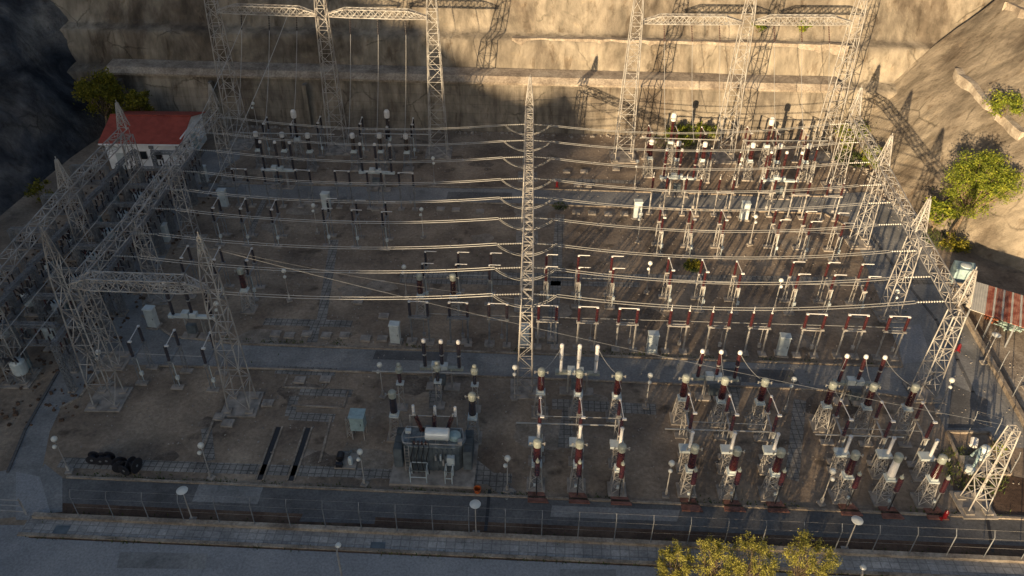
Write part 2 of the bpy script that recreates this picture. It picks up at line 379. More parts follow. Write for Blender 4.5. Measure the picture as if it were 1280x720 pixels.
# middle and back cross roads, left and right lanes
sheet('middle_road', px((120, 425), (185, 402), (215, 421), (295, 431.5), (700, 445), (1080, 458.5), (1130, 460), (1175, 498), (1160, 500), (1080, 488), (652, 471), (345, 460), (130, 455)), .008, 'asphalt')
sheet('back_road', px((222, 228), (400, 233), (640, 236), (960, 246), (1085, 240), (1085, 275), (1045, 268), (960, 264), (640, 254), (357, 248.5), (238, 246)), .006, 'asphalt')
sheet('left_lane', px((8, 590), (32, 537), (67, 475), (87, 440), (125, 385), (160, 332), (227, 232), (256, 188), (300, 185), (300, 198), (247, 232), (236, 262), (205, 325), (176, 372), (183, 402), (150, 440), (120, 470), (100, 497), (76, 510), (62, 540), (50, 600)), .004, 'asphalt')
sheet('left_apron', px((-60, 600), (8, 588), (50, 590), (56, 580), (78, 597), (78, 640), (-60, 655)), .012, 'asphalt')
sheet('right_lane', px((1085, 240), (1150, 270), (1170, 330), (1200, 380), (1213, 412), (1276, 525), (1300, 560), (1250, 560), (1235, 541), (1183, 541), (1165, 500), (1130, 460), (1110, 400), (1060, 275)), .010, 'asphalt')
sheet('right_slab', px((1196, 640), (1290, 645), (1290, 600), (1262, 594), (1205, 594), (1190, 600)), .008, 'dirt')
sheet('outer_path', px((1222, 385), (1290, 400), (1500, 520), (1330, 560), (1275, 505)), .006, 'plinth')
# kerb stones
def kerb(name, pts, w=.22, h=.12, mat='plinth', z0=.0, st=True):
    mb = MB()
    for a, b in zip(pts[:-1], pts[1:]):
        a = Vector(a); b = Vector(b); d = b-a; ang = atan2(d.y, d.x)
        mb.box(((a.x+b.x)/2, (a.y+b.y)/2, z0+h/2), (d.length+w*.5, w, h), ang)
    if st: return struct(name, mb, mat)
    return mb.obj(name, mat)
def line_at(yl, x0, x1):
    a = G(640, yl); s = tan(SITE); return [Vector((x0, a.y+s*(x0-a.x), 0)), Vector((x1, a.y+s*(x1-a.x), 0))]
kerb('kerb_service_road', line_at(621, -32.5, 36.5), .18)
kerb('kerb_street', line_at(696.5, -33.5, 80), .25, .11)
kerb('kerb_middle_road_back', px((178, 395), (215, 420.5), (295, 430), (700, 443.5), (1080, 457), (1125, 459)), .16)
kerb('kerb_middle_road_front', px((200, 457.5), (345, 461.5), (652, 472.5), (1080, 490), (1158, 501)), .16)
kerb('kerb_back_road_near', px((257, 247), (357, 249.5), (640, 255), (960, 265), (1030, 267), (1060, 285), (1080, 300)), .16)
kerb('kerb_back_road_far', px((300, 229), (640, 235.5), (960, 245), (1040, 246)), .16)
kerb('kerb_left_lane', px((10, 590), (32, 537), (67, 475), (87, 440), (125, 385), (160, 332), (227, 232), (256, 188)), .2, .1, 'asphalt_dark')
kerb('kerb_left_lane_inner', px((76, 510), (100, 497), (120, 470)), .2, .12)
kerb('kerb_right_drain', px((1085, 290), (1130, 350), (1170, 400), (1197, 450), (1216, 490), (1238, 532)), .3, .03, 'asphalt_dark')

# repaired patches and joints in the asphalt
for k, (pp, mt) in enumerate([([(610, 612), (614, 612), (609, 664), (605, 664)], 'cable'), ([(250, 603), (330, 606), (322, 630), (240, 627)], 'asphalt'), ([(380, 640), (470, 643), (468, 655), (374, 652)], 'asphalt_dark'),
        ([(690, 632), (850, 638), (846, 652), (688, 646)], 'asphalt'), ([(900, 460), (990, 463), (1000, 480), (905, 477)], 'asphalt_dark'), ([(1120, 410), (1150, 405), (1165, 450), (1128, 455)], 'street'),
        ([(1232, 648), (1236, 648), (1243, 690), (1239, 690)], 'cable'), ([(470, 438), (560, 441), (558, 452), (466, 449)], 'asphalt_dark'), ([(1190, 480), (1235, 500), (1232, 535), (1185, 535)], 'asphalt_dark'), ([(560, 240), (640, 241), (640, 250), (558, 249)], 'asphalt_dark'),
        ([(20, 590), (50, 596), (66, 650), (20, 650)], 'street')]):
    sheet('road_patch', px(*pp), .017 if mt != 'cable' else .021, mt)
for k, (pp, mt) in enumerate([([(150, 690), (260, 692), (256, 712), (146, 710)], 'asphalt'), ([(700, 712), (770, 712), (770, 730), (700, 730)], 'asphalt')]):
    sheet('road_patch', px(*pp), .022+.002*k, mt)
# cable trenches with slab covers (flush strips), U shapes and bays
def strip(p, q, w, mat='covers', z=.010):
    p = Vector(G(*p)); q = Vector(G(*q)); d = (q-p); n = Vector((-d.y, d.x, 0)).normalized()*w/2
    return sheet('cable_trench', [p-n, q-n, q+n, p+n], z, mat)
for k, (a, b, w) in enumerate([((75, 578), (415, 590), 1.0), ((415, 590), (640, 598), .9), ((375, 489), (440, 492), .9), ((362, 520), (418, 523), .9), ((368, 495), (362, 520), .8),
        ((345, 462), (420, 465), 1.0), ((258, 535), (262, 576), .8), ((500, 343), (1170, 352), 1.1), ((500, 351), (800, 356), .8),
        ((330, 402), (440, 405), 1.0), ((395, 403), (390, 428), .9), ((418, 300), (402, 400), .9), ((700, 268), (690, 430), 1.0), ((712, 500), (705, 560), 1.0), ((690, 505), (820, 512), 1.2),
        ((590, 580), (640, 620), 1.1), ((525, 592), (610, 596), 1.4), ((545, 470), (545, 510), 1.1), ((1000, 500), (990, 600), 1.0), ((920, 470), (915, 520), .9),
        ((860, 290), (870, 345), .7), ((330, 250), (310, 300), .6), ((690, 225), (800, 228), .9)]):
    strip(a, b, w, z=.012+.004*(k % 4))
# bare, oil-darkened and trodden soil patches with ragged edges
rp = random.Random(8)
for k in range(34):
    cx_, cy_ = rp.uniform(-30, 34), rp.uniform(40, 95); r_ = rp.uniform(.5, 1.9); pts_ = []
    for a_ in range(26):
        rr_ = r_*(1+.45*noise.noise(Vector((cos(a_*2*pi/26)*1.6+k*9, sin(a_*2*pi/26)*1.6, k)))+.12*noise.noise(Vector((a_*2.7, k, 3))))
        pts_.append((cx_+cos(a_*2*pi/26)*rr_*1.35, cy_+sin(a_*2*pi/26)*rr_))
    sheet('bare_soil', pts_, .0025+.00004*k, 'soil_dark' if k % 3 == 0 else 'covers_dust')
# two open rail slots in front of the empty transformer bay
for k, (a, b) in enumerate([((349, 534), (325, 600)), ((386, 535), (364, 601)), ((352, 534), (328, 600)), ]):
    if k < 2:
        strip(a, b, .45, 'cable', .012)
        kerb('kerb_slot', px((a[0]+4, a[1]), (b[0]+4, b[1])), .14, .08); kerb('kerb_slot', px((a[0]-5, a[1]), (b[0]-5, b[1])), .14, .08)
kerb('kerb_bay', px((414, 522), (400, 577)), .18, .08); kerb('kerb_bay', px((270, 517), (250, 572)), .18, .08); kerb('kerb_bay', px((435, 490), (429, 510), (365, 507)), .16, .08)
kerb('kerb_bay', px((360, 470), (354, 484), (405, 486), (412, 474)), .16, .08)

# ------------------------------------------------ the cut rock face behind and round the yard
def sweep(path, prof, du=1.0, amp=.5, nscale=.12, seed=0.0, lim=1.5, cat=None, fine=.12, gully=0.0):
    """path: ground polyline; prof: (distance away from the yard, height); away = left of path direction"""
    pts = []; 
    for a, b in zip(path[:-1], path[1:]):
        a = Vector((*a, 0)); b = Vector((*b, 0)); n = max(1, int((b-a).length/du))
        for i in range(n): pts.append(a+(b-a)*(i/n))
    pts.append(Vector((*path[-1], 0)))
    m = len(pts); nor = []
    for i in range(m):
        d = Vector((0, 0, 0))
        lo, hi = max(0, i-6), min(m-1, i+6)
        d = (pts[hi]-pts[lo]).normalized(); nor.append(Vector((-d.y, d.x, 0)))
    pr = []
    for (d0, h0), (d1, h1) in zip(prof[:-1], prof[1:]):
        k = max(1, int(hypot(d1-d0, h1-h0)/du/.8)) if d1 < 80 else 3
        for i in range(k): pr.append((d0+(d1-d0)*i/k, h0+(h1-h0)*i/k))
    pr.append(prof[-1]); mb = MB(); vs = []
    for j, (d, h) in enumerate(pr):
        for i in range(m):
            p = pts[i]+nor[i]*d; p.z = h
            w = min(1, h/lim) if h > 0 else 0
            q = Vector((p.x*nscale, p.y*nscale, h*nscale*1.1+seed))
            o = noise.fractal(q, 1.0, 2.0, 5)*amp+noise.fractal(q*7, 1.0, 2.0, 3)*fine
            if gully: o -= abs(noise.noise(Vector((i*du*.10+h*.035, h*.02, seed))))*gully*2.0-gully*.5
            p += nor[i]*(-o*w); p.z += o*.5*w
            vs.append(p)
    fs = [(j*m+i, j*m+i+1, (j+1)*m+i+1, (j+1)*m+i) for j in range(len(pr)-1) for i in range(m-1)]
    mb.add(vs, fs); return mb
# back face (path runs right -> left so that "away" is +Y)
BW = [(56, 96.5), (30, 98.2), (0, 99.2), (-30, 100.3), (-60, 101.5), (-80, 104)]
BWr = BW[::1]
# the board-marked concrete lower tier is a built wall with its coping
def wall_profile(path, prof, name, mat):
    mb = MB(); m = len(path); vs = []
    for d, h in prof:
        for x, y in path: vs.append((x, y+d, h))
    n = len(prof)
    mb.add(vs, [(j*m+i+1, j*m+i, (j+1)*m+i, (j+1)*m+i+1) for j in range(n-1) for i in range(m-1)]); mb.f = [tuple(reversed(f)) for f in mb.f]
    return mb
tw = thing('retaining_wall', 'long board-marked concrete wall with a ledge at the foot of the rock face', 'retaining wall')
path1 = [(x, 98.9-x*.035) for x in range(-54, 45, 3)]
mbw = wall_profile(path1, [(0, -.3), (.9, 6.4), (1.0, 6.4), (1.0, -.3)], 'w', 'concwall'); mbw.obj('wall_face', 'concwall', tw)
mbw = wall_profile(path1, [(.55, 6.404), (.5, 6.7), (1.2, 7.3), (3.6, 7.45), (3.6, 6.404)], 'w', 'plinth'); mbw.obj('coping', 'plinth', tw)
mbw = MB()
for x in (-52, -40, -27.5): mbw.box((x, 98.8-x*.035, 3.0), (.5, .9, 6.1))
mbw.obj('buttress', 'concwall', tw)
face = sweep([(x, 99.6-x*.035) for x in (-90, -60, -30, 0, 30, 62)], [(0, -1), (.6, 6.3), (3.0, 6.9), (4.0, 10.8), (6.0, 11.4), (8.5, 17.5), (10, 18.0), (20, 34), (30, 44), (90, 60), (400, 90)], .7, .24, .16, 3.1, 5, gully=.05, fine=.07)
struct('rock_face', face, 'wallrock', True)
for y0, h, dd, xa, xb, nm in ((103.6, 10.9, .4, -48, 41, 'upper'), (105.2, 11.55, .25, -20, 30, 'upper')):
    pass
# uneven ledges of pale concrete on the face
def ledge(pts, w, h, mat='plinth'):
    mb = MB()
    for a, b in zip(pts[:-1], pts[1:]):
        a = Vector(a); b = Vector(b); d = b-a; n = max(2, int(d.length/1.2)); prev = None
        nn = Vector((-d.y, d.x, 0)).normalized()
        for i in range(n+1):
            p = a+d*(i/n)+nn*noise.noise(a+d*(i/n)*.7)*.35; ww = w*(1+.35*noise.noise(p*.9)); hh = h*(1+.5*noise.noise(p*.8+Vector((5, 0, 0))))
            ring = [p-nn*ww/2-Vector((0, 0, 1.2)), p-nn*ww/2+Vector((0, 0, hh)), p+nn*ww/2+Vector((0, 0, hh*.9)), p+nn*ww/2-Vector((0, 0, 1.2))]
            if prev: mb.add(prev+ring, [(0, 4, 5, 1), (1, 5, 6, 2), (2, 6, 7, 3)])
            else: mb.add(ring, [(0, 1, 2, 3)])
            prev = ring
        mb.add(prev, [(3, 2, 1, 0)])
    return struct('rock_ledge', mb, mat)
def on_back(pxx, pyy, Y): return AT(pxx, pyy, Y)
ledge([on_back(140, 97, 104.0), on_back(245, 84, 104.0), on_back(385, 86, 103.4)], .9, .25)
ledge([on_back(402, 92, 103.2), on_back(560, 97, 102.6), on_back(690, 99, 102.0)], .8, .25)
ledge([on_back(640, 47, 104.2), on_back(800, 50, 103.7), on_back(1060, 56, 102.4)], .9, .12)
# right flank: smooth shotcreted slope curving towards the street
RP = [(44, 101), (44.2, 96), (45.0, 86), (46.2, 76), (49.0, 69.5), (54, 65.5), (64, 60), (90, 40), (110, 5)]
rs = sweep(RP, [(0, -1), (.3, .2), (6.5, 8.0), (14, 16), (30, 33), (60, 56), (300, 90)], 1.0, .5, .06, 8.2, 6, gully=.22, fine=.05)
struct('rock_slope', rs, 'sloperock', True)
from mathutils.bvhtree import BVHTree
bvh = BVHTree.FromPolygons([Vector(v) for v in rs.v], rs.f)
def on_slope(x, y):
    d = Vector(_ray(x, y)); h = bvh.ray_cast(Vector((0, 0, H)), d.normalized()); return h[0] if h[0] else G(x, y)
ledge([on_slope(1197, 90), on_slope(1222, 118), on_slope(1250, 146), on_slope(1279, 171)], .85, .5, 'pale')
ledge([on_slope(1240, -10), on_slope(1262, 8), on_slope(1290, 20)], .9, .4)
# left flank: dark scrubby slope
LP = [(-36, 112), (-48, 107), (-53, 100), (-55, 90), (-56, 80), (-57, 68), (-62, 50), (-72, 20), (-90, -20)]
# away from the yard is to the right of this path: mirror the offsets
def sweep_right(path, *a, **k):
    mb = sweep([(-x, y) for x, y in path], *a, **k); mb.v = [(-x, y, z) for x, y, z in mb.v]; mb.f = [tuple(reversed(f)) for f in mb.f]; return mb
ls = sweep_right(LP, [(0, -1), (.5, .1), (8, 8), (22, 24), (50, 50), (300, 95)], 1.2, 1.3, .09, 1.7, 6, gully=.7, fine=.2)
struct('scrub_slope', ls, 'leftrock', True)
# unseen mountain behind the viewpoint, its skyline shaped to shade half the yard
SAZ = radians(28.5); SEL = radians(10.5)
RID = [(-260, 130), (-180, 105), (-120, 72), (-90, 50), (-84, 41), (-78, 34.5), (-70, 31), (-60, 27.4), (-57, 26), (-53, 23.6), (-48, 20.6), (-44, 22.0), (-40, 22.0), (-38, 17.0), (-36, 15.2), (-34, 14.2), (-30, 13.2), (-26, 12.2), (-21, 11.2), (-18, 10.7), (-14, 9.9), (-10, 8.9), (-5, 7.5),
       (0, 7.7), (3, 8.2), (4.5, 9.8), (6, 11.2), (8, 10.8), (10, 9.2), (13, 8.6), (20, 7.0), (32, 4), (60, -4), (120, -16), (260, -35)]
def ridge(u):
    for (a, va), (b, vb) in zip(RID[:-1], RID[1:]):
        if a <= u <= b: return va+(vb-va)*(u-a)/(b-a)
    return RID[0][1] if u < RID[0][0] else RID[-1][1]
su = Vector((cos(SAZ), -sin(SAZ), 0)); sd = Vector((sin(SAZ), cos(SAZ), 0)); mb = MB(); vs = []; rows = [(-520, 0), (-420, .25), (-330, .6), (-260, .93), (-230, 1), (-215, .93), (-190, .5), (-170, .2), (-150, 0)]
US = []
u = -330.0
while u < 330: US.append(u); u += .7 if -100 < u < 40 else 8
for s_, k in rows:
    for u in US:
        crest = ridge(u)+230*tan(SEL)+noise.noise(Vector((u*.3, 0, 4)))*(1.2 if u < -36 else .5)+noise.noise(Vector((u*1.3, 0, 4)))*(1.2 if u < -36 else .4)
        h = crest*k-(1 if k == 0 else 0)
        p = su*u+sd*s_; vs.append((p.x, p.y, h))
m = len(US); mb.add(vs, [(j*m+i, j*m+i+1, (j+1)*m+i+1, (j+1)*m+i) for j in range(len(rows)-1) for i in range(m-1)])
struct('hill', mb, 'hill', False)
# unseen wood added along that skyline to dapple light on the front rows
TOPS = [(-36, 15.4), (-30, 14.3), (-23, 13.6), (-18, 13.0), (-12, 12.7), (-8, 13.1), (-4, 13.4), (0, 14.2), (3, 14.8), (6, 15.0), (8.5, 14.0), (9.6, 9.5)]
def topv(u):
    for (a, va), (b, vb) in zip(TOPS[:-1], TOPS[1:]):
        if a <= u <= b: return va+(vb-va)*(u-a)/(b-a)
    return 0
rw = random.Random(44); mb = MB(); u = -35.5
while u < 9.3:
    tv = topv(u)+rw.uniform(-.5, .35); s_ = -230+rw.uniform(-7, 7); off = -s_*tan(SEL)
    lo = ridge(u)+(3.2 if -6 < u < 3.4 else 1.3); rad = rw.uniform(.9, 1.5); b_ = su*u+sd*s_
    mb.bar((b_.x, b_.y, ridge(u)+off-3), (b_.x, b_.y, (lo+tv)/2+off), .25, 6)
    hgt = max(.6, tv-lo)
    for k in range(int(34*hgt*rad)):
        a = rw.random()*2*pi; q = rw.random()**.5; zz = rw.random(); wd = rad*sin(pi*min(.92, .25+.67*zz))*1.05
        c_ = Vector((b_.x+cos(a)*q*wd, b_.y+sin(a)*q*wd, lo+zz*hgt+off)); n_ = Vector((rw.gauss(0, 1), rw.gauss(0, 1), rw.gauss(0, 1))).normalized(); t1_ = n_.orthogonal().normalized()*.30; t2_ = n_.cross(t1_)
        mb.add([c_-t1_, c_-t2_, c_+t1_, c_+t2_], [(0, 1, 2, 3)])
    u += rw.uniform(.9, 1.9)
o = mb.obj('added_shade_wood', 'leaf_dark'); o['kind'] = 'stuff'

# ================================================================ TREES AND SHRUBS
def make_tree(name, label, cat, base, height, radius, leafmat, trunkh=.35, lean=(0, 0), n=2600, leaf=.16, clumps=38, seed=1, flat=.75, open_=.5, stems=1, group=None):
    rnd = random.Random(seed); root = thing(name, label, cat, base, 0, group); tb = MB(); cb = MB()
    def leafq(c, s):
        a = rnd.random()*2*pi; n_ = Vector((rnd.gauss(0, 1), rnd.gauss(0, 1), rnd.gauss(.5, 1))).normalized()
        u = n_.orthogonal().normalized(); u = Matrix.Rotation(a, 3, n_) @ u; t = n_.cross(u); s *= rnd.uniform(.6, 1.35)
        cb.add([c-u*s, c-t*s*.5, c+u*s, c+t*s*.5], [(0, 1, 2, 3)])
    ctr = Vector((lean[0], lean[1], height*(trunkh+(1-trunkh)*.5))); rz = height*(1-trunkh)*.5
    tips = []
    for i in range(clumps):
        d = Vector((rnd.gauss(0, 1), rnd.gauss(0, 1), rnd.gauss(.25, .8))).normalized()
        r = rnd.uniform(.35, 1.0)**.6
        tips.append(ctr+Vector((d.x*radius*r, d.y*radius*r, d.z*rz*r)))
    for st in range(stems):
        off = Vector((rnd.uniform(-.4, .4), rnd.uniform(-.4, .4), 0))*(stems > 1)
        fork = ctr*.62+off*1.5; fork.z = height*trunkh*rnd.uniform(.85, 1.15)
        r0 = .028*height/sqrt(stems)
        mid = fork*.5+Vector((rnd.uniform(-.15, .15), rnd.uniform(-.15, .15), 0)); mid.z = fork.z*.5
        tb.bar(off*.4-Vector((0, 0, .2)), mid, 2*r0, 8, 1.7*r0); tb.bar(mid, fork, 1.7*r0, 8, 1.4*r0)
        for tp in tips[st::stems]:
            k = fork.lerp(tp, .5)+Vector((rnd.uniform(-.3, .3), rnd.uniform(-.3, .3), rnd.uniform(0, .4)))
            tb.bar(fork, k, r0*.8, 5, r0*.45, cap=False); tb.bar(k, tp, r0*.45, 4, r0*.12, cap=False)
    per = n//clumps
    for tp in tips:
        cr = radius*rnd.uniform(.22, .42)*open_*2
        for k in range(int(per*rnd.uniform(.6, 1.4))):
            d = Vector((rnd.gauss(0, 1), rnd.gauss(0, 1), rnd.gauss(0, flat))); d = d*(cr*.5)
            leafq(tp+d, leaf)
    tb.obj('trunk', 'bark', root, smooth=False); cb.obj('crown', leafmat, root); return root
def slope_z(x, y):     # height of the flank terrain under (x, y) by ray
    return 0
make_tree('broadleaf_tree', 'large bright green tree growing at the foot of the sunlit slope on the right', 'tree', G(1183, 303), 10.2, 3.3, 'leaf_green', .34, (1.6, .6), 17000, .10, 95, 11, open_=.34)
make_tree('young_tree', 'low green sapling in front of the large tree by the right gantry', 'tree', G(1166, 288), 4.2, 1.6, 'leaf_green', .1, (0, 0), 1600, .15, 22, 12)
make_tree('olive_tree', 'taller shaded olive-green tree behind the red-roofed building', 'tree', (-53.3, 97.0, .3), 8.0, 2.7, 'leaf_dark', .25, (0, 0), 5200, .18, 46, 13)
make_tree('olive_tree', 'smaller shaded tree behind the middle of the red-roofed building', 'tree', (-48.6, 97.0, .2), 6.0, 1.7, 'leaf_dark', .2, (0, 0), 3000, .16, 30, 14)
for i, (x, y, hh, rr, lab) in enumerate([(846, 712, 3.9, 1.35, 'thin yellow-green tree, leftmost of the four at the street edge'), (893, 706, 4.6, 1.6, 'bushy yellow tree, second from the left of the four at the street edge'),
        (943, 704, 4.8, 1.7, 'brightest yellow tree, third from the left of the four at the street edge'), (1014, 704, 4.7, 1.75, 'round yellow-green tree, rightmost of the four at the street edge')]):
    b = g0(x, y-8, hh*.62)
    make_tree('willow_tree', lab, 'tree', b, hh*.93, rr*.95, 'leaf_yellow', .12, (0, 0), 5600, .06, 60, 21+i, flat=1.6, open_=.25, stems=5, group='trees at the street edge')
def bush(label, base, h, r, mat='leaf_dark', n=900, seed=3, leaf=.13, name='shrub'):
    return make_tree(name, label, 'shrub', base, h, r, mat, .05, (0, 0), n, leaf, 16, seed, stems=3)
bush('wide green shrub under the wall between left and middle legs of the right gantry', Vector((21.5, 96.6, 0)), 2.3, 2.2, 'leaf_green', 1900, 31)
bush('low shrub against the wall just left of the middle leg of the right tall gantry', Vector((25.0, 96.8, 0)), 2.6, 1.6, 'leaf_green', 1200, 32)
bush('green shrub at the corner of wall and slope beside the right tall gantry', Vector((43.5, 95.0, 0)), 4.0, 2.0, 'leaf_green', 2200, 33)
bush('grassy shrub on the ledge behind the farthest tower of the right bus gantry', Vector((44.0, 88.5, .5)), 3.0, 1.5, 'leaf_green', 1400, 34)
bush('autumn shrub high on the right slope above the pale concrete ledge', AT(1257, 133, 82)+Vector((0, 0, -1.2)), 2.6, 1.9, 'leaf_green', 1600, 35)
bush('small shrub growing from the rock face high above the right tall gantry', AT(948, 34, 104.2)+Vector((0, 0, -.6)), 1.4, .8, 'leaf_green', 500, 36)
bush('small shrub growing from the rock face near the right end of the upper ledge', AT(1006, 32, 103.8)+Vector((0, 0, -.6)), 1.3, .9, 'leaf_green', 500, 37)
bush('low weeds in the sunlit yard between the disconnector rows', G(866, 332), .5, .9, 'leaf_dark', 700, 38, .1)
bush('weeds at the corner of the small fenced enclosure on the right', G(1243, 566), .9, .6, 'leaf_green', 500, 39, .09)
bush('yellowish shrub in the dark yard beside the outer left gantry', G(55, 253), 2.6, 1.3, 'leaf_dark', 900, 40)
bush('low autumn scrub beside the trunk of the large tree', G(1192, 312), 1.6, 1.4, 'leaf_dark', 900, 41)
rnd = random.Random(5)
for i in range(4):
    p = Vector((-54.5-rnd.random()*5, 58+i*4.7, 1.0+rnd.random()*2))
    bush('dark shrub on the shaded left slope, %s along it from the near end' % ['first', 'second', 'third', 'fourth', 'fifth', 'sixth', 'seventh', 'eighth', 'ninth'][i], p, 3.2+rnd.random()*2, 2.0+rnd.random(), 'leaf_dark', 1100, 50+i)['group'] = 'shrubs on the shaded left slope'
# grass patch at the foot of the corner
mbg = MB(); rnd = random.Random(9)
for c, r, n in ((Vector((43.2, 92, 0)), 2.2, 1500), (Vector((22, 97.2, 0)), 4, 900), (G(866, 334), 1.0, 500), (G(700, 258), .9, 250), (G(1215, 590), 2.5, 900), (Vector((46.8, 73, 0)), 2.4, 900)):
    for k in range(n):
        a = rnd.random()*2*pi; d = r*sqrt(rnd.random()); p = c+Vector((cos(a)*d, sin(a)*d, 0)); h = rnd.uniform(.12, .4); t = rnd.random()*pi
        w = Vector((cos(t), sin(t), 0))*.035; l = Vector((rnd.uniform(-.1, .1), rnd.uniform(-.1, .1), h))
        mbg.add([p-w, p+w, p+l], [(0, 1, 2)])
for k in range(5200):       # weeds along the kerbs and in the yard
    m_ = k % 5
    if m_ == 0: x = rnd.uniform(-32, 36); p = Vector((x, line_at(620.4, 0, 1)[0].y+x*tan(SITE)+abs(rnd.gauss(0, .25)), 0))
    elif m_ == 1: x = rnd.uniform(-33, 50); p = Vector((x, line_at(670, 0, 1)[0].y+x*tan(SITE)+rnd.gauss(0, .2), 0))
    elif m_ == 2: x = rnd.uniform(-33, 50); p = Vector((x, line_at(698.5, 0, 1)[0].y+x*tan(SITE)+rnd.gauss(0, .12), 0))
    elif m_ == 3: x = rnd.uniform(-26, 33); p = Vector((x, line_at(442, 0, 1)[0].y+x*tan(SITE)+abs(rnd.gauss(0, .3))+.2, 0))
    else:
        q = Vector((rnd.uniform(-31, 40), rnd.uniform(40, 97), 0))
        if noise.noise(q*.25) < .18: continue
        p = q
    if noise.noise(p*.6) < -.05: continue
    h = rnd.uniform(.08, .26); t = rnd.random()*pi; w = Vector((cos(t), sin(t), 0))*.05
    mbg.add([p-w, p+w, p+Vector((rnd.uniform(-.1, .1), rnd.uniform(-.1, .1), h))], [(0, 1, 2)])
og = mbg.obj('grass', 'grass'); og['kind'] = 'stuff'

# ================================================================ GANTRIES
def leg(root, base, top, wb, wt, npan, peak=None, t=.09, td=.045, foot=1.0, mat='steel', dbl=False):
    mb = MB(); mb.lattice(base, top, wb, wt, npan, (1, 0, 0), t, td, dbl)
    o = mb.obj('lattice_leg', mat, root)
    f = MB(); b = Vector(base); r = wb/2
    for sx in (-1, 1):
        for sy in (-1, 1): f.box((b.x+sx*r, b.y+sy*r, .12), (.6*foot, .6*foot, .3))
    if foot:
        if wb < 2.25: f.box((b.x, b.y, .06), (wb+1.1, wb+1.1, .14)); f.obj('footing', 'concrete', root)
        else:
            for sx in (-1, 1):
                for sy in (-1, 1): MB().box((b.x+sx*r, b.y+sy*r, .12), (.8, .8, .3)).obj('footing', 'concrete', root)
    if peak:
        mb = MB(); tp = Vector(top); mb.lattice(tp, tp+Vector((0, 0, peak)), wt, .16, max(4, int(peak/.85)), (1, 0, 0), t*.85, td, False)
        mb.bar(tp+Vector((0, 0, peak)), tp+Vector((0, 0, peak+.35)), .07); mb.obj('peak_mast', mat, o)
    return o
def beam(root, p, q, w, hh, t=.09, td=.055, ends=0.0, npan=None, mat='steel', dbl=True):
    mb = MB(); p = Vector(p); q = Vector(q); L_ = (q-p).length; npan = npan or int(L_/(w*.95))
    if ends:
        d = (q-p).normalized(); a = p+d*ends; b = q-d*ends
        # bottom chord straight, top chord dips at the ends
        lo = Vector((0, 0, -hh*.35))
        mb.lattice(p+lo, a, (w*.5, hh*.3), (w, hh), 3, (0, 1, 0), t, td); mb.lattice(a, b, (w, hh), (w, hh), npan, (0, 1, 0), t, td); mb.lattice(b, q+lo, (w, hh), (w*.5, hh*.3), 3, (0, 1, 0), t, td)
    else:
        d = (q-p); side = (1, 0, 0) if abs(d.y) > abs(d.x) else (0, 1, 0)
        mb.lattice(p, q, (w, hh), (w, hh), npan, side, t, td, dbl)
    return mb.obj('lattice_beam', mat, root)
def gantry_y(label, xy, hb, pk, w=.95, wb=1.5, group='bus gantries running away from the street', name='bus_gantry', peaks=None):
    root = thing(name, label, 'gantry', (0, 0, 0), 0, group)
    for k, (x, y) in enumerate(xy):
        has = peaks is None or peaks[k]
        leg(root, (x, y, .2), (x, y, hb-w/2-.02), wb, w*1.02, 7, None)
    for k, (x, y) in enumerate(xy):
        if peaks is None or peaks[k]:
            mb = MB(); tp = Vector((x, y, hb+w/2+.02)); mb.lattice(tp, tp+Vector((0, 0, pk-hb)), w, .16, 5, (1, 0, 0), .09, .055)
            mb.bar(tp+Vector((0, 0, pk-hb)), tp+Vector((0, 0, pk-hb+.3)), .07); mb.obj('peak_mast', 'steel', root)
    for (x0, y0), (x1, y1) in zip(xy[:-1], xy[1:]):
        beam(root, (x0, y0, hb), (x1, y1, hb), w, w, t=.085, td=.05, npan=int((y1-y0)/w*.72) or 1, dbl=False)
    return root
CB = [(1.15, 48.9), (1.4, 60.5), (1.55, 72.5), (1.75, 86.2)]
RB = [(34.55, 49.1), (35.6, 59.8), (37.1, 72.3), (38.4, 84.6)]
LB = [(-34.3, 51.8), (-33.7, 61.0), (-33.9, 71.0), (-33.7, 84.2)]
OB = [(-41.2, 49.5), (-41.8, 65.5), (-41.6, 78.5)]
HB = 8.95
gantry_y('sunlit pale lattice gantry running away up the middle of the yard', CB, HB, 12.2, .85, 1.25, peaks=(0, 0, 0, 1))
gantry_y('sunlit angled lattice gantry along the right side lane', RB, HB, 12.0, .95, 1.45)
gantry_y('shaded lattice gantry on the left between the lane and the old yard', LB, HB, 11.6, .95, 1.4, peaks=(0, 0, 0, 1))
gantry_y('shaded outermost lattice gantry at the far left edge of the old yard', OB, 9.0, 11.8, .95, 1.4)
def gantry_x(label, bases, hb, pk, wb, wt, group, name, bw, ends=2.2, npl=11):
    root = thing(name, label, 'gantry', (0, 0, 0), 0, group)
    for b in bases: leg(root, (b[0], b[1], .2), (b[0], b[1], hb+bw*.6), wb, wt, npl, pk-hb, .095, .05)
    for a, b in zip(bases[:-1], bases[1:]):
        d = (Vector(b)-Vector(a)).normalized()
        beam(root, (a[0]+d.x*wt*.5, a[1]+d.y*wt*.5, hb), (b[0]-d.x*wt*.5, b[1]-d.y*wt*.5, hb), bw, bw, .085, .05, ends, 9)
    return root
FLB = [(-35.3, 94.0), (-22.4, 93.0), (-9.55, 92.4)]
FRB = [(13.9, 91.8), (26.6, 92.0), (39.2, 92.4)]
gantry_x('tall three-legged line gantry at the back left, mostly in shade', FLB, 17.5, 24.5, 2.2, 1.15, 'tall line gantries below the rock face', 'line_gantry', .92)
gantry_x('tall three-legged line gantry at the back right, fully sunlit', FRB, 17.5, 24.5, 2.2, 1.15, 'tall line gantries below the rock face', 'line_gantry', .92)
FG = [(-32.8, 47.1), (-21.8, 46.7)]
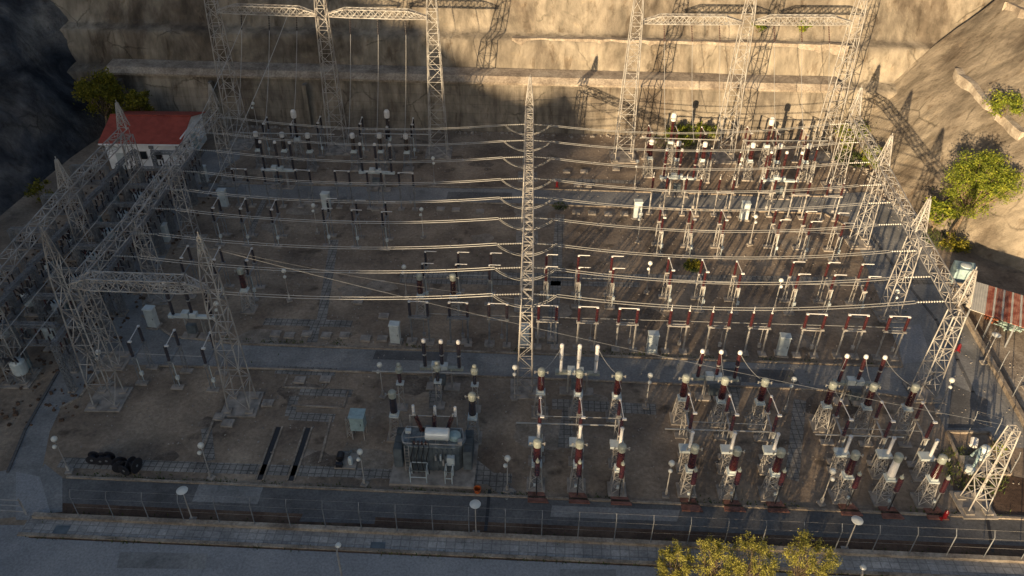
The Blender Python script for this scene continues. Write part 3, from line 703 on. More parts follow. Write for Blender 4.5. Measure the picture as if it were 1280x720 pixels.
gantry_x('two-legged lattice gantry in shade at the left, its beam over the lane', FG, 12.0, 15.6, 1.75, 1.0, None, 'portal_gantry', 1.0, 1.6, 7)
rt = thing('lattice_tower', 'single sunlit lattice tower at the bottom right corner near the street', 'tower')
b = G(1216, 632); leg(rt, (b.x, b.y, .2), (b.x, b.y, 7.9), 1.35, .55, 9, 0, .09, .055)

# ================================================================ OVERHEAD CONDUCTORS
def cat_pts(p, q, sag, n=22):
    p = Vector(p); q = Vector(q); return [p.lerp(q, i/n)-Vector((0, 0, sag*4*(i/n)*(1-i/n))) for i in range(n+1)]
def string(p, q, parent, mat='white'):
    mb = MB(); p = Vector(p); q = Vector(q); d = q-p; mb.bar(p, q, .05); n = int(d.length/.20)
    for i in range(1, n): mb.lathe(p+d*(i/n), [(.02, -.035), (.10, -.01), (.085, .02), (.02, .035)], 8, d)
    return mb.obj('insulator_string', 'alu' if mat == 'white' else mat, parent)
def twin(pts, r, off, parent, name='wire'):
    mb = MB(); d = (pts[-1]-pts[0]); s = Vector((-d.y, d.x, 0)).normalized()*off
    for k in (-1, 1): mb.tube([p+s*k for p in pts], r*.78, 5)
    for i in range(3, len(pts)-1, 6): mb.bar(pts[i]-s, pts[i]+s, .06)
    return mb.obj(name, 'alu', parent)
def beam_x(B, Y):
    for (x0, y0), (x1, y1) in zip(B[:-1], B[1:]):
        if y0 <= Y <= y1: return x0+(x1-x0)*(Y-y0)/(y1-y0)
    return B[0][0] if Y < B[0][1] else B[-1][0]
YC = [82.7, 78.6, 74.7, 70.0, 66.3, 62.5, 58.2, 54.5, 50.8]
YL = [83.5, 79.5, 75.4, 70.7, 67.0, 63.4, 59.1, 55.5, 51.8]
YR = [83.9, 79.1, 74.4, 69.6, 66.1, 62.2, 57.8, 53.9, 50.5]
ORDC = ['farthest', 'second farthest', 'third farthest', 'fourth from the back', 'middle', 'fourth from the front', 'third nearest', 'second nearest', 'nearest']
for k in range(9):
    xc = beam_x(CB, YC[k]); hz = HB-.42
    # left span
    root = thing('overhead_conductor', '%s of the nine twin wires strung between left gantry and middle gantry' % ORDC[k], 'wire', (0, 0, 0), 0, 'twin wires left of the middle gantry')
    a = Vector((xc-.45, YC[k], hz)); a1 = a+Vector((-2.3, 0, -.12)); xl = beam_x(LB, YL[k]); b = Vector((xl+.45, YL[k], hz)); b1 = b+Vector((2.3, 0, -.12))
    twin(cat_pts(a1, b1, .85), .035, .16, root); string(a, a1, root); string(b, b1, root)
    r2 = thing('overhead_conductor', '%s of the nine twin wires strung between middle gantry and right gantry' % ORDC[k], 'wire', (0, 0, 0), 0, 'twin wires right of the middle gantry')
    c = Vector((xc+.45, YC[k], hz)); c1 = c+Vector((1.9, 0, -.12)); xr = beam_x(RB, YR[k]); e = Vector((xr-.5, YR[k], hz)); e1 = e+Vector((-2.3, 0, -.12))
    twin(cat_pts(c1, e1, 1.0), .035, .16, r2); string(c, c1, r2); string(e, e1, r2)
    # jumper loop hung under the middle gantry
    twin([a1.lerp(c1, i/12)-Vector((0, 0, 1.15*sin(pi*i/12)**.8 if 0 < i < 12 else 0)) for i in range(13)], .03, .13, root, 'jumper_loop')
def single_wire(label, p, q, sag, r=.03, group=None, name='overhead_cable'):
    mb = MB().tube(cat_pts(p, q, sag, 20), r, 5); return tag(mb.obj(name, 'steel_dark' if r < .02 else 'alu'), label, 'wire', group)
single_wire('thin earth wire slanting across the yard from the left portal gantry to the corner tower', (FG[1][0], FG[1][1], 15.4), (G(1216, 632).x, G(1216, 632).y, 8.0), .7, .009)
single_wire('thin earth wire from the left portal gantry peak to the middle gantry', (FG[1][0], FG[1][1], 15.5), (CB[0][0]-.4, CB[0][1], 9.4), .5, .006)
single_wire('long shaded cable down from the back left gantry to the left lane', (FLB[1][0]-4, FLB[1][1], 17.0), (-32, 73, 4.5), .6, .035)
single_wire('long shaded cable down from the outer end of the back left gantry', (FLB[0][0]+4, FLB[0][1], 17.0), (-36.5, 71, 5), .6, .035)
for gi, (bs, side) in enumerate(((FLB, 'left'), (FRB, 'right'))):
    for si in range(2):
        for k in range(3):
            x = bs[si][0]+(bs[si+1][0]-bs[si][0])*(k+1)/4.0; y = bs[si][1]+.1
            root = thing('line_dropper', '%s dropper of the %s bay hanging from the back %s gantry beam' % (('left', 'middle', 'right')[k], ('left', 'right')[si], side), 'wire', (0, 0, 0), 0, 'droppers under the tall line gantries')
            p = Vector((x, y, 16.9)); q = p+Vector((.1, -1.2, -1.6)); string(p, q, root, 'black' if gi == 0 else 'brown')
            e = Vector((x+.3, 83.5, 6.2)); MB().tube(cat_pts(q, e, .8, 10), .022, 4).obj('wire', 'alu', root)
# ================================================================ EQUIPMENT PROTOTYPES
def footing(root, w, d, mat='concrete', h=.14, c=(0, 0)):
    return MB().box((c[0], c[1], h/2), (w, d, h)).obj('footing', mat, root)
def make_ct(ins='brown', cap='cap', steel='steel'):
    r = thing('current_transformer', '', 'transformer'); footing(r, 1.35, 1.35)
    MB().lattice((0, 0, .14), (0, 0, 2.3), .95, .62, 3, (1, 0, 0), .07, .04).obj('lattice_stand', steel, r)
    MB().box((0, 0, 2.38), (.72, .72, .14)).box((0, 0, 2.55), (.5, .5, .22)).obj('base_tank', 'paint', r)
    MB().sheds((0, 0, 2.66), .285, 1.5, 14, .74, .12, r2=.25).obj('insulator', ins, r)
    h = MB().lathe((0, 0, 4.16), [(.2, 0), (.29, .05), (.30, .5), (.25, .6), (.08, .66)], 14).obj('head', cap, r, smooth=False)
    MB().bar((-.5, 0, 4.45), (.5, 0, 4.45), .06, 6).bar((-.5, 0, 4.3), (-.5, 0, 4.55), .09).bar((.5, 0, 4.3), (.5, 0, 4.55), .09).obj('terminal', 'alu', h)
    return r
def make_arrester():
    r = thing('surge_arrester', '', 'surge arrester'); mb = MB()
    mb.add([(-.6, -.75, 0), (.9, -.75, 0), (.45, .35, 0), (-.6, .35, 0), (-.6, -.75, .12), (.9, -.75, .12), (.45, .35, .12), (-.6, .35, .12)], [(3, 2, 1, 0), (4, 5, 6, 7), (0, 1, 5, 4), (1, 2, 6, 5), (2, 3, 7, 6), (3, 0, 4, 7)]).obj('footing', 'redpad', r)
    MB().bar((.0, .1, .1), (.0, .1, 2.0), .10, 6).box((0, .1, 2.02), (.34, .34, .05)).obj('post', 'steel_dark', r)
    MB().bar((.0, -.08, .1), (.0, -.08, 1.95), .07, 6).obj('earth_cable', 'cable', r)
    MB().box((-.16, .05, 1.0), (.16, .14, .22)).obj('counter', 'paint', r)
    MB().sheds((0, .05, 2.05), .19, 1.3, 12, .75, .11).obj('insulator', 'brown', r)
    MB().lathe((0, .05, 3.35), [(.1, 0), (.14, .04), (.14, .2), (.05, .26)], 10).bar((0, .05, 3.5), (0, .05, 3.8), .05).obj('cap', 'cap', r)
    return r
def make_vt():
    r = thing('voltage_transformer', '', 'transformer'); footing(r, 1.1, 1.0)
    MB().lattice((0, 0, .14), (0, 0, 2.1), .7, .55, 3, (1, 0, 0), .06, .04).obj('lattice_stand', 'steel', r)
    MB().box((-.1, 0, 2.22), (1.0, .75, .22)).obj('tank', 'paint', r)
    MB().sheds((.15, 0, 2.33), .13, 1.5, 12, .78, .12).lathe((.15, 0, 3.83), [(.12, 0), (.16, .03), (.14, .14), (.04, .18)], 10).obj('insulator', 'white', r)
    return r
def posts(r, x, y, h, w=.34, name='post', mat='steel', t=.07):
    mb = MB()
    for s in (-1, 1): mb.bar((x+s*w/2, y, .1), (x+s*w/2*.8, y, h), t)
    n = 4
    for i in range(n):
        a, b_ = i/n, (i+1)/n; s = 1 if i % 2 else -1
        mb.bar((x+s*w/2, y, .1+(h-.1)*a), (x-s*w/2*.85, y, .1+(h-.1)*b_), .035)
    return mb.obj(name, mat, r)
def make_disc(closed=True, ins='brown', steel='steel', sep=2.0, lead='x'):
    """two-column disconnector, columns one behind the other"""
    r = thing('disconnector', '', 'disconnector')
    for s in (-1, 1):
        y = s*sep/2; footing(r, 1.0, .55, c=(0, y)); posts(r, 0, y, 2.85, mat=steel)
        MB().box((0, y, 2.92), (.42, .3, .12)).obj('bearing', steel, r)
        MB().sheds((0, y, 2.98), .135, 1.5, 12, .68, .12).obj('insulator', ins, r)
    MB().bar((0, -sep/2-.2, 2.8), (0, sep/2+.2, 2.8), .12).bar((.2, -sep/2, 1.2), (0, -sep/2, 2.75), .05).obj('base_beam', steel, r)
    MB().bar((.22, -sep/2, .3), (.22, -sep/2, 2.75), .05).box((.26, -sep/2-.02, 1.2), (.26, .2, .36)).obj('drive_box', 'paint', r)
    if closed:
        MB().bar((0, sep/2, 4.6), (.12, -sep/2, 4.58), .07, 8).box((0, sep/2, 4.55), (.18, .18, .12)).box((.16, -sep/2, 4.55), (.3, .16, .12)).obj('contact_arm', 'white', r)
    else:
        for s in (-1, 1):
            MB().box((0, s*sep/2, 4.54), (.16, .16, .1)).bar((0, s*sep/2, 4.6), (1.05, s*sep/2, 4.6), .08, 8).obj('contact_arm', 'white', r)
    return r
def make_portal(closed=True, ins='brown', steel='steel', sep=1.55):
    """two-column disconnector on a portal frame, columns side by side"""
    r = thing('portal_disconnector', '', 'disconnector')
    for s in (-1, 1):
        footing(r, .7, .7, c=(s*sep/2, 0))
        MB().bar((s*sep/2, 0, .1), (s*sep/2, 0, 2.9), .13).obj('post', steel, r)
        MB().sheds((s*sep/2, 0, 3.15), .14, 1.45, 12, .68, .12).obj('insulator', ins, r)
    MB().bar((-sep/2-.2, -.14, 3.0), (sep/2+.2, -.14, 3.0), .1).bar((-sep/2-.2, .14, 3.0), (sep/2+.2, .14, 3.0), .1).box((-sep/2, 0, 3.1), (.3, .4, .08)).box((sep/2, 0, 3.1), (.3, .4, .08)).obj('base_beam', steel, r)
    MB().bar((sep*.22, -.05, .8), (sep*.22, -.05, 3.0), .045).box((sep*.22, -.05, 1.1), (.26, .2, .4)).obj('drive_box', steel, r)
    if closed:
        MB().bar((-sep/2, 0, 4.68), (sep/2, 0, 4.68), .075, 8).box((-sep/2, 0, 4.64), (.2, .18, .12)).box((sep/2, 0, 4.64), (.2, .18, .12)).obj('contact_arm', 'white', r)
    else:
        for s in (-1, 1): MB().box((s*sep/2, 0, 4.64), (.14, .14, .12)).bar((s*sep/2, 0, 4.66), (s*sep/2+.04, .1, 5.15), .055, 6).obj('contact_arm', 'white', r)
    return r
def make_breaker(ins='brown', sp=1.6, frame='cap', h0=2.15, ph=1.2, capm='white', scale=1.0, under=True):
    r = thing('circuit_breaker', '', 'circuit breaker'); footing(r, 1.3, .9, c=(-.75, 0)); footing(r, 1.3, .9, c=(.75, 0))
    for s in (-1, 1): MB().bar((s*.75, -.18, .14), (s*.75, -.18, h0-.1), .12).bar((s*.75, .18, .14), (s*.75, .18, h0-.1), .12).bar((s*.75, -.18, .3), (s*.75, .18, h0-.2), .05).obj('post', 'steel', r)
    MB().box((0, 0, h0), (sp*2+.7, .38, .24)).box((-sp-.2, 0, h0+.02), (.45, .5, .3)).obj('frame', frame, r)
    MB().box((-.55, -.05, h0+.28), (.62, .6, .5)).box((.15, -.05, h0+.25), (.6, .55, .42)).obj('drive_housing', 'paint', r)
    MB().box((-.1, -.5, 1.35), (.8, .45, .9)).obj('control_box', 'tank', r)
    for k in (-1, 0, 1):
        x = k*sp
        p = MB().sheds((x, 0, h0+.14), .15, ph, 12, .7, .12).obj('lower_insulator', ins, r)
        MB().lathe((x, 0, h0+.14+ph), [(.1, 0), (.17, .03), (.17, .12), (.1, .15)], 10).obj('flange', 'alu', p)
        u = MB().sheds((x, 0, h0+.29+ph), .17, ph, 12, .75, .12).obj('upper_insulator', ins, r)
        MB().lathe((x, 0, h0+.29+2*ph), [(.12, 0), (.18, .03), (.18, .2), (.13, .3), (.04, .34)], 12).obj('cap', capm, u)
    return r
def make_kiosk():
    r = thing('control_kiosk', '', 'cabinet'); footing(r, 1.15, .95)
    MB().box((0, 0, 1.12), (.85, .62, 1.96)).obj('body', 'paint', r)
    MB().box((0, 0, 2.15), (.98, .78, .10), 0, .9).obj('roof', 'paint', r)
    d = MB().box((0, -.325, 1.12), (.74, .03, 1.76)).obj('door', 'paint', r)
    MB().box((.28, -.35, 1.1), (.04, .04, .18)).obj('handle', 'cable', d)
    return r
def make_lamp():
    r = thing('globe_lamp', '', 'lamp'); footing(r, .5, .5)
    MB().bar((0, 0, .1), (0, 0, 3.3), .09, 8, .07).bar((0, 0, 2.85), (-.06, -.22, 2.9), .04).box((0, 0, .45), (.16, .16, .5)).obj('pole', 'steel', r)
    MB().ball((0, 0, 3.5), .23).obj('globe', 'lampglobe', r, smooth=True)
    MB().ball((-.04, -.26, 2.98), .16).obj('globe', 'lampglobe', r, smooth=True)
    return r
def make_street():
    r = thing('street_lamp', '', 'lamp'); footing(r, .5, .5)
    MB().bar((0, 0, .1), (0, 0, 3.05), .10, 8, .07).obj('pole', 'steel', r)
    MB().lathe((0, 0, 3.05), [(.06, 0), (.14, .06), (.36, .12), (.38, .17), (.16, .27), (.03, .30)], 18).obj('lamp_shade', 'lampglobe', r, smooth=False)
    return r
def make_cvt(ins='brown'):
    r = thing('coupling_capacitor', '', 'capacitor'); footing(r, 1.3, 1.3)
    MB().lattice((0, 0, .14), (0, 0, 2.6), .9, .6, 3, (1, 0, 0), .07, .045).obj('lattice_stand', 'steel', r)
    MB().box((0, 0, 2.8), (.65, .65, .4)).obj('base_tank', 'paint', r)
    MB().sheds((0, 0, 3.0), .2, 2.5, 12, .7, .13).obj('insulator', ins, r)
    MB().lathe((0, 0, 5.5), [(.12, 0), (.3, .08), (.34, .35), (.34, .85), (.22, 1.05), (.05, 1.1)], 14).obj('head', 'white', r)
    return r
K = {}
def kind(key, f=None, *a, **k):
    if key not in K: K[key] = Kind(lambda: f(*a, **k))
    return K[key]

# ---- current transformers (given where the heads stand, at their known height)
GCT = 'current transformers in the front two rows'
bay = ['left bay', 'middle bay', 'right bay']
rows = [('back', [[(677, 463), (725, 465), (774, 468)], [(858, 471), (907, 474), (957, 476)], [(1042, 480), (1093, 482), (1145, 483)]]),
        ('front', [[(672, 552), (725, 553), (778, 558)], [(869, 559), (922, 562), (977, 564)], [(1070, 567), (1124, 570), (1179, 572)]])]
for rn, bays in rows:
    for bi, hs in enumerate(bays):
        for i, (x, y) in enumerate(hs):
            p = g0(x, y, 4.62)
            if rn == 'front' and bi == 2 and i == 1:
                kind('ctw', make_ct, 'white', 'cap').put(p, 'all-white current transformer in the front row, between two brown ones at right', GCT); continue
            kind('ct', make_ct, 'brown', 'cap').put(p, '%s brown current transformer of the %s in the %s' % (('left', 'middle', 'right')[i], bay[bi], 'row beside the middle road' if rn == 'back' else 'row nearer the street'), GCT)
for (x, y, s) in ((490, 491, 'left'), (590, 494, 'right')):
    kind('ctb', make_ct, 'black' if s == 'left' else 'brown', 'cap').put(g0(x, y, 4.62), 'current transformer standing just %s of the large power transformer' % s, 'insulator columns round the power transformer')
# ---- surge arresters with red pads
for bi, hs in enumerate([[(672, 577), (725, 578), (779, 580)], [(870, 588), (925, 588), (981, 589)], [(1075, 593), (1128, 597), (1186, 598)]]):
    for i, (x, y) in enumerate(hs):
        kind('sa', make_arrester).put(g0(x, y, 3.5), '%s surge arrester of the %s, on a red pad at the service road edge' % (('left', 'middle', 'right')[i], bay[bi]), 'surge arresters along the service road')
# ---- white voltage transformers
for bi, hs in enumerate([[(674, 531), (726, 532), (778, 535)], [(866, 540), (919, 541), (973, 542)], [(1064, 545), (1118, 547), (1172, 550)]]):
    for i, (x, y) in enumerate(hs):
        kind('vt', make_vt).put(g0(x, y, 3.95)-Vector((.15, 0, 0)), '%s white voltage transformer of the %s, behind the front row of current transformers' % (('left', 'middle', 'right')[i], bay[bi]), 'white voltage transformers')
# ---- two-column disconnectors, far column top given
def disc_row(key, f, pts, h, dy, lab, group, rz=SITE):
    n = len(pts)
    for i, (x, y) in enumerate(pts):
        p = g0(x, y, h)+Vector((0, dy, 0)); kind(*key).put(p, lab % od(i, n), group, rz)
GD = 'two-column disconnectors'
ARM = radians(4)
disc_row(('dc', make_disc, True), 0, [(675, 496), (725, 497), (775, 499)], 4.6, -1, '%s disconnector between the two rows of current transformers, left bay', GD)
disc_row(('dc',), 0, [(861, 492), (912, 494), (964, 495)], 4.6, -1, '%s disconnector with a white arm between the current transformer rows, middle bay', GD)
disc_row(('dc',), 0, [(1051, 500), (1102, 502), (1153, 503)], 4.6, -1, '%s disconnector with a white arm between the current transformer rows, right bay', GD)
disc_row(('dx', make_disc, True, 'brown', 'steel', 2.0), 0, [(826, 259), (863, 261), (902, 262)], 4.6, -1, '%s of the three sunlit disconnectors just in front of the back road', GD)
disc_row(('do', make_disc, False, 'brown'), 0, [(970, 262), (1008, 264), (1048, 266)], 4.6, -1, '%s of the three disconnectors in front of the back road whose arms stand open', GD)
disc_row(('do',), 0, [(683, 318), (723, 319), (765, 320)], 4.6, -1, '%s of the three open disconnectors just right of the middle gantry', GD)
disc_row(('dc',), 0, [(836, 322), (878, 324), (921, 326)], 4.6, -1, '%s of the three sunlit disconnectors in the second row, right half of the yard', GD)
disc_row(('do',), 0, [(992, 327), (1036, 328), (1078, 330)], 4.6, -1, '%s of the three open disconnectors in the second row, beside the right lane', GD)
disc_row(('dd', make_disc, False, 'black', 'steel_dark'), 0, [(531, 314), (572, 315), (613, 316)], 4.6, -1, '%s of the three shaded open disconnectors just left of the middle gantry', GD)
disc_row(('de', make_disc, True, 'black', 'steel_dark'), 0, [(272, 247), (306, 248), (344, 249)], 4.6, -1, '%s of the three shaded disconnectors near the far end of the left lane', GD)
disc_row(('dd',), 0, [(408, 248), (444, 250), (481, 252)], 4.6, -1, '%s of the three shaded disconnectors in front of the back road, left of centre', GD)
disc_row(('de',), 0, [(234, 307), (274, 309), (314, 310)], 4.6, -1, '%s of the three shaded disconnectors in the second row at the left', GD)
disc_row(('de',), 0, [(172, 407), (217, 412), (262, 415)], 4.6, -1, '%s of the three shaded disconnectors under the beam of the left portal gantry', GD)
# ---- portal disconnectors (left column top, right column top)
def portals(key, prs, h, lab, group):
    n = len(prs)
    for i, (a, c) in enumerate(prs):
        p = (g0(*a, h)+g0(*c, h))/2; kind(*key).put(p, lab % od(i, n), group)
GP = 'portal disconnectors'
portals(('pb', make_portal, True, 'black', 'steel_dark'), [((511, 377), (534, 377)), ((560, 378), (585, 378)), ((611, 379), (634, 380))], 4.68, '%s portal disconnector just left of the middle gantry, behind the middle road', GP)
portals(('pc', make_portal, True), [((673, 382), (697, 382)), ((723, 383), (749, 384)), ((774, 385), (799, 386))], 4.68, '%s closed portal disconnector just right of the middle gantry, behind the middle road', GP)
portals(('po', make_portal, False), [((839, 387), (863, 388)), ((891, 389), (915, 390)), ((942, 390), (966, 391))], 4.68, '%s portal disconnector with open upright arms, behind the middle road', GP)
portals(('pc',), [((1009, 392), (1034, 393)), ((1061, 393), (1087, 394)), ((1113, 395), (1138, 396))], 4.68, '%s closed portal disconnector at the right end of the row behind the middle road', GP)
portals(('pb',), [((288, 211), (308, 211)), ((328, 212), (347, 212)), ((368, 212), (387, 213))], 4.68, '%s shaded portal disconnector on the far side of the back road at the left', GP)
portals(('pb',), [((417, 213), (437, 214)), ((457, 214), (477, 215)), ((497, 216), (517, 216))], 4.68, '%s shaded portal disconnector on the far side of the back road, left of centre', GP)
portals(('po',), [((816, 221), (836, 221)), ((858, 222), (878, 223)), ((900, 223), (919, 224))], 4.68, '%s sunlit portal disconnector on the far side of the back road, right of centre', GP)
portals(('po',), [((952, 223), (972, 224)), ((994, 226), (1015, 227)), ((1036, 228), (1057, 229))], 4.68, '%s sunlit portal disconnector on the far side of the back road at the right', GP)
# ---- live tank circuit breakers: middle pole top given
GB = 'three-pole circuit breakers'
kind('bd', make_breaker, 'black', 1.4).put(g0(551, 426, 5.05), 'circuit breaker with dark poles across the road behind the power transformer', GB)
kind('bw', make_breaker, 'white', 1.42).put(g0(725, 432, 5.05), 'circuit breaker with three all-white poles beside the middle road', GB)
kind('bb', make_breaker, 'brown', 1.48).put(g0(902, 439, 5.05), 'brown circuit breaker beside the middle road, middle bay', GB)
kind('bb',).put(g0(1083, 445, 5.05), 'brown circuit breaker beside the middle road, right bay', GB)
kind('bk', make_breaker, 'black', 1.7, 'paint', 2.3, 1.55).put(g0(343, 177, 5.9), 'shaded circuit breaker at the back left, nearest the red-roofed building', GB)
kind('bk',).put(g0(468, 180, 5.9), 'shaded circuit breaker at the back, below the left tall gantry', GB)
kind('bl', make_breaker, 'brown', 1.7, 'paint', 2.3, 1.55).put(g0(853, 187, 5.9), 'sunlit circuit breaker at the back, right of centre', GB)
kind('bl',).put(g0(984, 190, 5.9), 'sunlit circuit breaker at the back right', GB)
kind('bk',).put(g0(229, 354, 5.9), 'shaded circuit breaker under the left portal gantry beam', GB)
# ---- back bays
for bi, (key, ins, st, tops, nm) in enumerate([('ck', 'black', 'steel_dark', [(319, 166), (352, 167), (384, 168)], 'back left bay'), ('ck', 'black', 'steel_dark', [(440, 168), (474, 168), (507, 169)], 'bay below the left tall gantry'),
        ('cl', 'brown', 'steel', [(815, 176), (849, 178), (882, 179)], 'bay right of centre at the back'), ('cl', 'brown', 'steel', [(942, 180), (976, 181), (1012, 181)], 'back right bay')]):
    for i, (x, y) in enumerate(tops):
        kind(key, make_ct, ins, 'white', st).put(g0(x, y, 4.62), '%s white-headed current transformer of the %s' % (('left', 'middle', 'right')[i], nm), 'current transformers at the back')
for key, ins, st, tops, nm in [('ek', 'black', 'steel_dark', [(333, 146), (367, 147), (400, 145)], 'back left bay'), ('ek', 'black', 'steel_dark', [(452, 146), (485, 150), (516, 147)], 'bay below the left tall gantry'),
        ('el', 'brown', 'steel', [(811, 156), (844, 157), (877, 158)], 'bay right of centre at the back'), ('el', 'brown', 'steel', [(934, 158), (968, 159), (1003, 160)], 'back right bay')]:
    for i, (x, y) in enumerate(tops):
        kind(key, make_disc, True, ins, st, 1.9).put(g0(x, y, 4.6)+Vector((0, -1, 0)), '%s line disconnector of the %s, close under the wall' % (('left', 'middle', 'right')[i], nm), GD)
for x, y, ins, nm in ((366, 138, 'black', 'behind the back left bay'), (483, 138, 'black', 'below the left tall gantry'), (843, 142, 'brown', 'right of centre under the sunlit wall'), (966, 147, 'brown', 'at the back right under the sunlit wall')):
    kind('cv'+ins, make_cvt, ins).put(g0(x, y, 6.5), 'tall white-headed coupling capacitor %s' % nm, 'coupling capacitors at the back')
# post insulator pairs beside the back right bays
def make_postins():
    r = thing('post_insulator', '', 'insulator'); footing(r, .7, .7)
    MB().lattice((0, 0, .14), (0, 0, 2.9), .5, .36, 4, (1, 0, 0), .05, .035).obj('lattice_stand', 'steel', r)
    MB().sheds((0, 0, 2.92), .14, 1.5, 12, .7, .12).obj('insulator', 'brown', r)
    MB().lathe((0, 0, 4.42), [(.07, 0), (.10, .03), (.08, .12)], 8).obj('cap', 'alu', r); return r
for i, (x, y, l) in enumerate([(811, 176, 'leftmost, beside the left leg of the right tall gantry'), (890, 185, 'between the two back right bays'), (926, 190, 'left of the back right breaker'), (1022, 186, 'right of the back right breaker'),
                            (834, 190, 'behind the breaker right of centre'), (960, 193, 'behind the back right breaker')]):
    kind('pi', make_postins).put(g0(x, y, 4.5), 'post insulator on a lattice stand, %s' % l, 'post insulators at the back')
# insulator posts round the power transformer
def make_capcol(ins='brown'):
    r = thing('post_insulator', '', 'insulator'); footing(r, .9, .9); posts(r, 0, 0, 2.7, .45)
    MB().box((0, 0, 2.78), (.6, .5, .12)).obj('base_plate', 'paint', r)
    MB().sheds((0, 0, 2.85), .15, 1.1, 12, .75, .12).obj('insulator', ins, r)
    MB().lathe((0, 0, 3.95), [(.2, 0), (.3, .05), (.3, .4), (.12, .55)], 12).ball((0, 0, 4.7), .18).obj('head', 'cap', r); return r
for x, y, ins, l in ((498, 457, 'brown', 'left'), (593, 459, 'black', 'right')):
    kind('cc'+ins, make_capcol, ins).put(g0(x, y, 4.6), 'ball-topped insulator column behind the power transformer, on the %s' % l, 'insulator columns round the power transformer')
kind('cm', make_capcol, 'black').put(g0(546, 455, 4.6), 'ball-topped insulator column behind the power transformer, in the middle', 'insulator columns round the power transformer')
for x, y, l in ((571, 335, 'nearest the middle gantry'), (524, 345, 'left'), (566, 345, 'middle'),):
    pass
for x, y, l in ((524, 344, 'left'), (566, 345, 'right')):
    kind('vb', make_ct, 'brown', 'cap', 'steel').put(g0(x, y, 4.62), 'brown bus voltage transformer standing alone left of the middle gantry, %s one of two' % l, 'bus voltage transformers')
kind('vb').put(g0(300, 337, 4.62), 'shaded bus voltage transformer standing alone beside the left portal gantry', 'bus voltage transformers')
# drive rods and busbar tubes linking three phases
def rod(p, q, h, label, cat, r=.035, name='drive_rod', group=None, mat='alu'):
    a = G(*p, h); c = G(*q, h); root = MB().tube([a, c], r, 6); return tag(root.obj(name, mat), label, cat, group)
GR = 'drive rods between disconnectors'
for (p, q, l) in [((676, 520), (775, 523), 'left bay of the front rows'), ((864, 527), (962, 531), 'middle bay of the front rows'), ((1052, 535), (1152, 539), 'right bay of the front rows'),
                  ((685, 346), (765, 349), 'open disconnectors right of the middle gantry'), ((836, 351), (925, 354), 'second row of sunlit disconnectors'), ((996, 355), (1080, 357), 'second row beside the right lane'),
                  ((827, 286), (903, 289), 'disconnectors in front of the back road'), ((972, 289), (1050, 292), 'open disconnectors in front of the back road'),
                  ((270, 272), (340, 273), 'shaded disconnectors near the left lane'), ((406, 275), (478, 277), 'shaded disconnectors left of centre'), ((530, 343), (611, 345), 'shaded open disconnectors'), ((172, 442), (258, 446), 'disconnectors under the left portal gantry')]:
    rod(p, q, 2.95, 'thin straight drive rod linking the %s' % l, 'rod', .03, group=GR)
rod((535, 392), (1138, 410), 3.1, 'long drive rod along the row of portal disconnectors', 'rod', .025, group=GR)
for (p, q, l) in [((645, 528.5), (772, 532), 'left bay'), ((831, 536), (965, 540), 'middle bay'), ((1019, 543), (1130, 546.5), 'right bay')]:
    rod(p, q, 2.7, 'pale busbar tube crossing the %s in front of the disconnectors' % l, 'busbar', .06, 'busbar_tube', 'busbar tubes in the front bays')
rod((465, 464), (598, 467), 3.4, 'pale busbar tube behind the power transformer', 'busbar', .06, 'busbar_tube', 'busbar tubes in the front bays')
for (p, q, l) in [((300, 166), (418, 168), 'back left'), ((450, 167), (540, 168), 'back, left of centre'), ((800, 172), (900, 175), 'back, right of centre'), ((930, 176), (1035, 176), 'back right'), ]:
    rod(p, q, 5.2, 'thin busbar tube over the bay at the %s' % l, 'busbar', .06, 'busbar_tube', 'busbar tubes at the back')

# leads joining heads along a phase, one flexible wire each
def lead(a, c, sag, label):
    return tag(MB().tube(cat_pts(a, c, sag, 8), .018, 4).obj('flexible_lead', 'alu'), label, 'wire', 'flexible leads in the front bays')
BK = rows[0][1]; FR = rows[1][1]; cbm = [(725, 432, 1.42), (902, 439, 1.48), (1083, 445, 1.48)]
for bi in range(3):
    for i in range(3):
        c0 = g0(cbm[bi][0], cbm[bi][1], 5.05)+S*((i-1)*cbm[bi][2]); c0.z = 4.9
        c1 = g0(*BK[bi][i], 4.62); c1.z = 4.5; c2 = g0(*FR[bi][i], 4.62); c2.z = 4.5
        lead(c0, c1, .35, 'slack lead from breaker to back current transformer, %s phase of the %s' % (('left', 'middle', 'right')[i], bay[bi]))
        d = c1+Vector((0, -1.6, .1)); lead(c1, d, .15, 'short lead from back current transformer to disconnector, %s phase of the %s' % (('left', 'middle', 'right')[i], bay[bi]))
# ---- kiosks
for x, y, l in ((495, 428, 'standing alone behind the middle road, left of the middle gantry'), (655, 431, 'right beside the base of the middle gantry'), (814, 440, 'behind the middle road, just right of centre'), (976, 443, 'behind the middle road, between open and closed portal disconnectors'),
                (796, 272, 'at the back road, just right of centre'), (929, 274, 'brightly sunlit, at the back road'), (193, 408, 'at the left lane beside the portal gantry'), (281, 258, 'at the back road, near the left lane'), (409, 262, 'at the back road, left of centre'),
                (208, 302, 'beside the shaded left gantry'), (256, 228, 'nearest the red-roofed building')):
    kind('kiosk', make_kiosk).put(G(x, y), 'tall pale control kiosk %s' % l, 'control kiosks', SITE+random.uniform(-.1, .1))
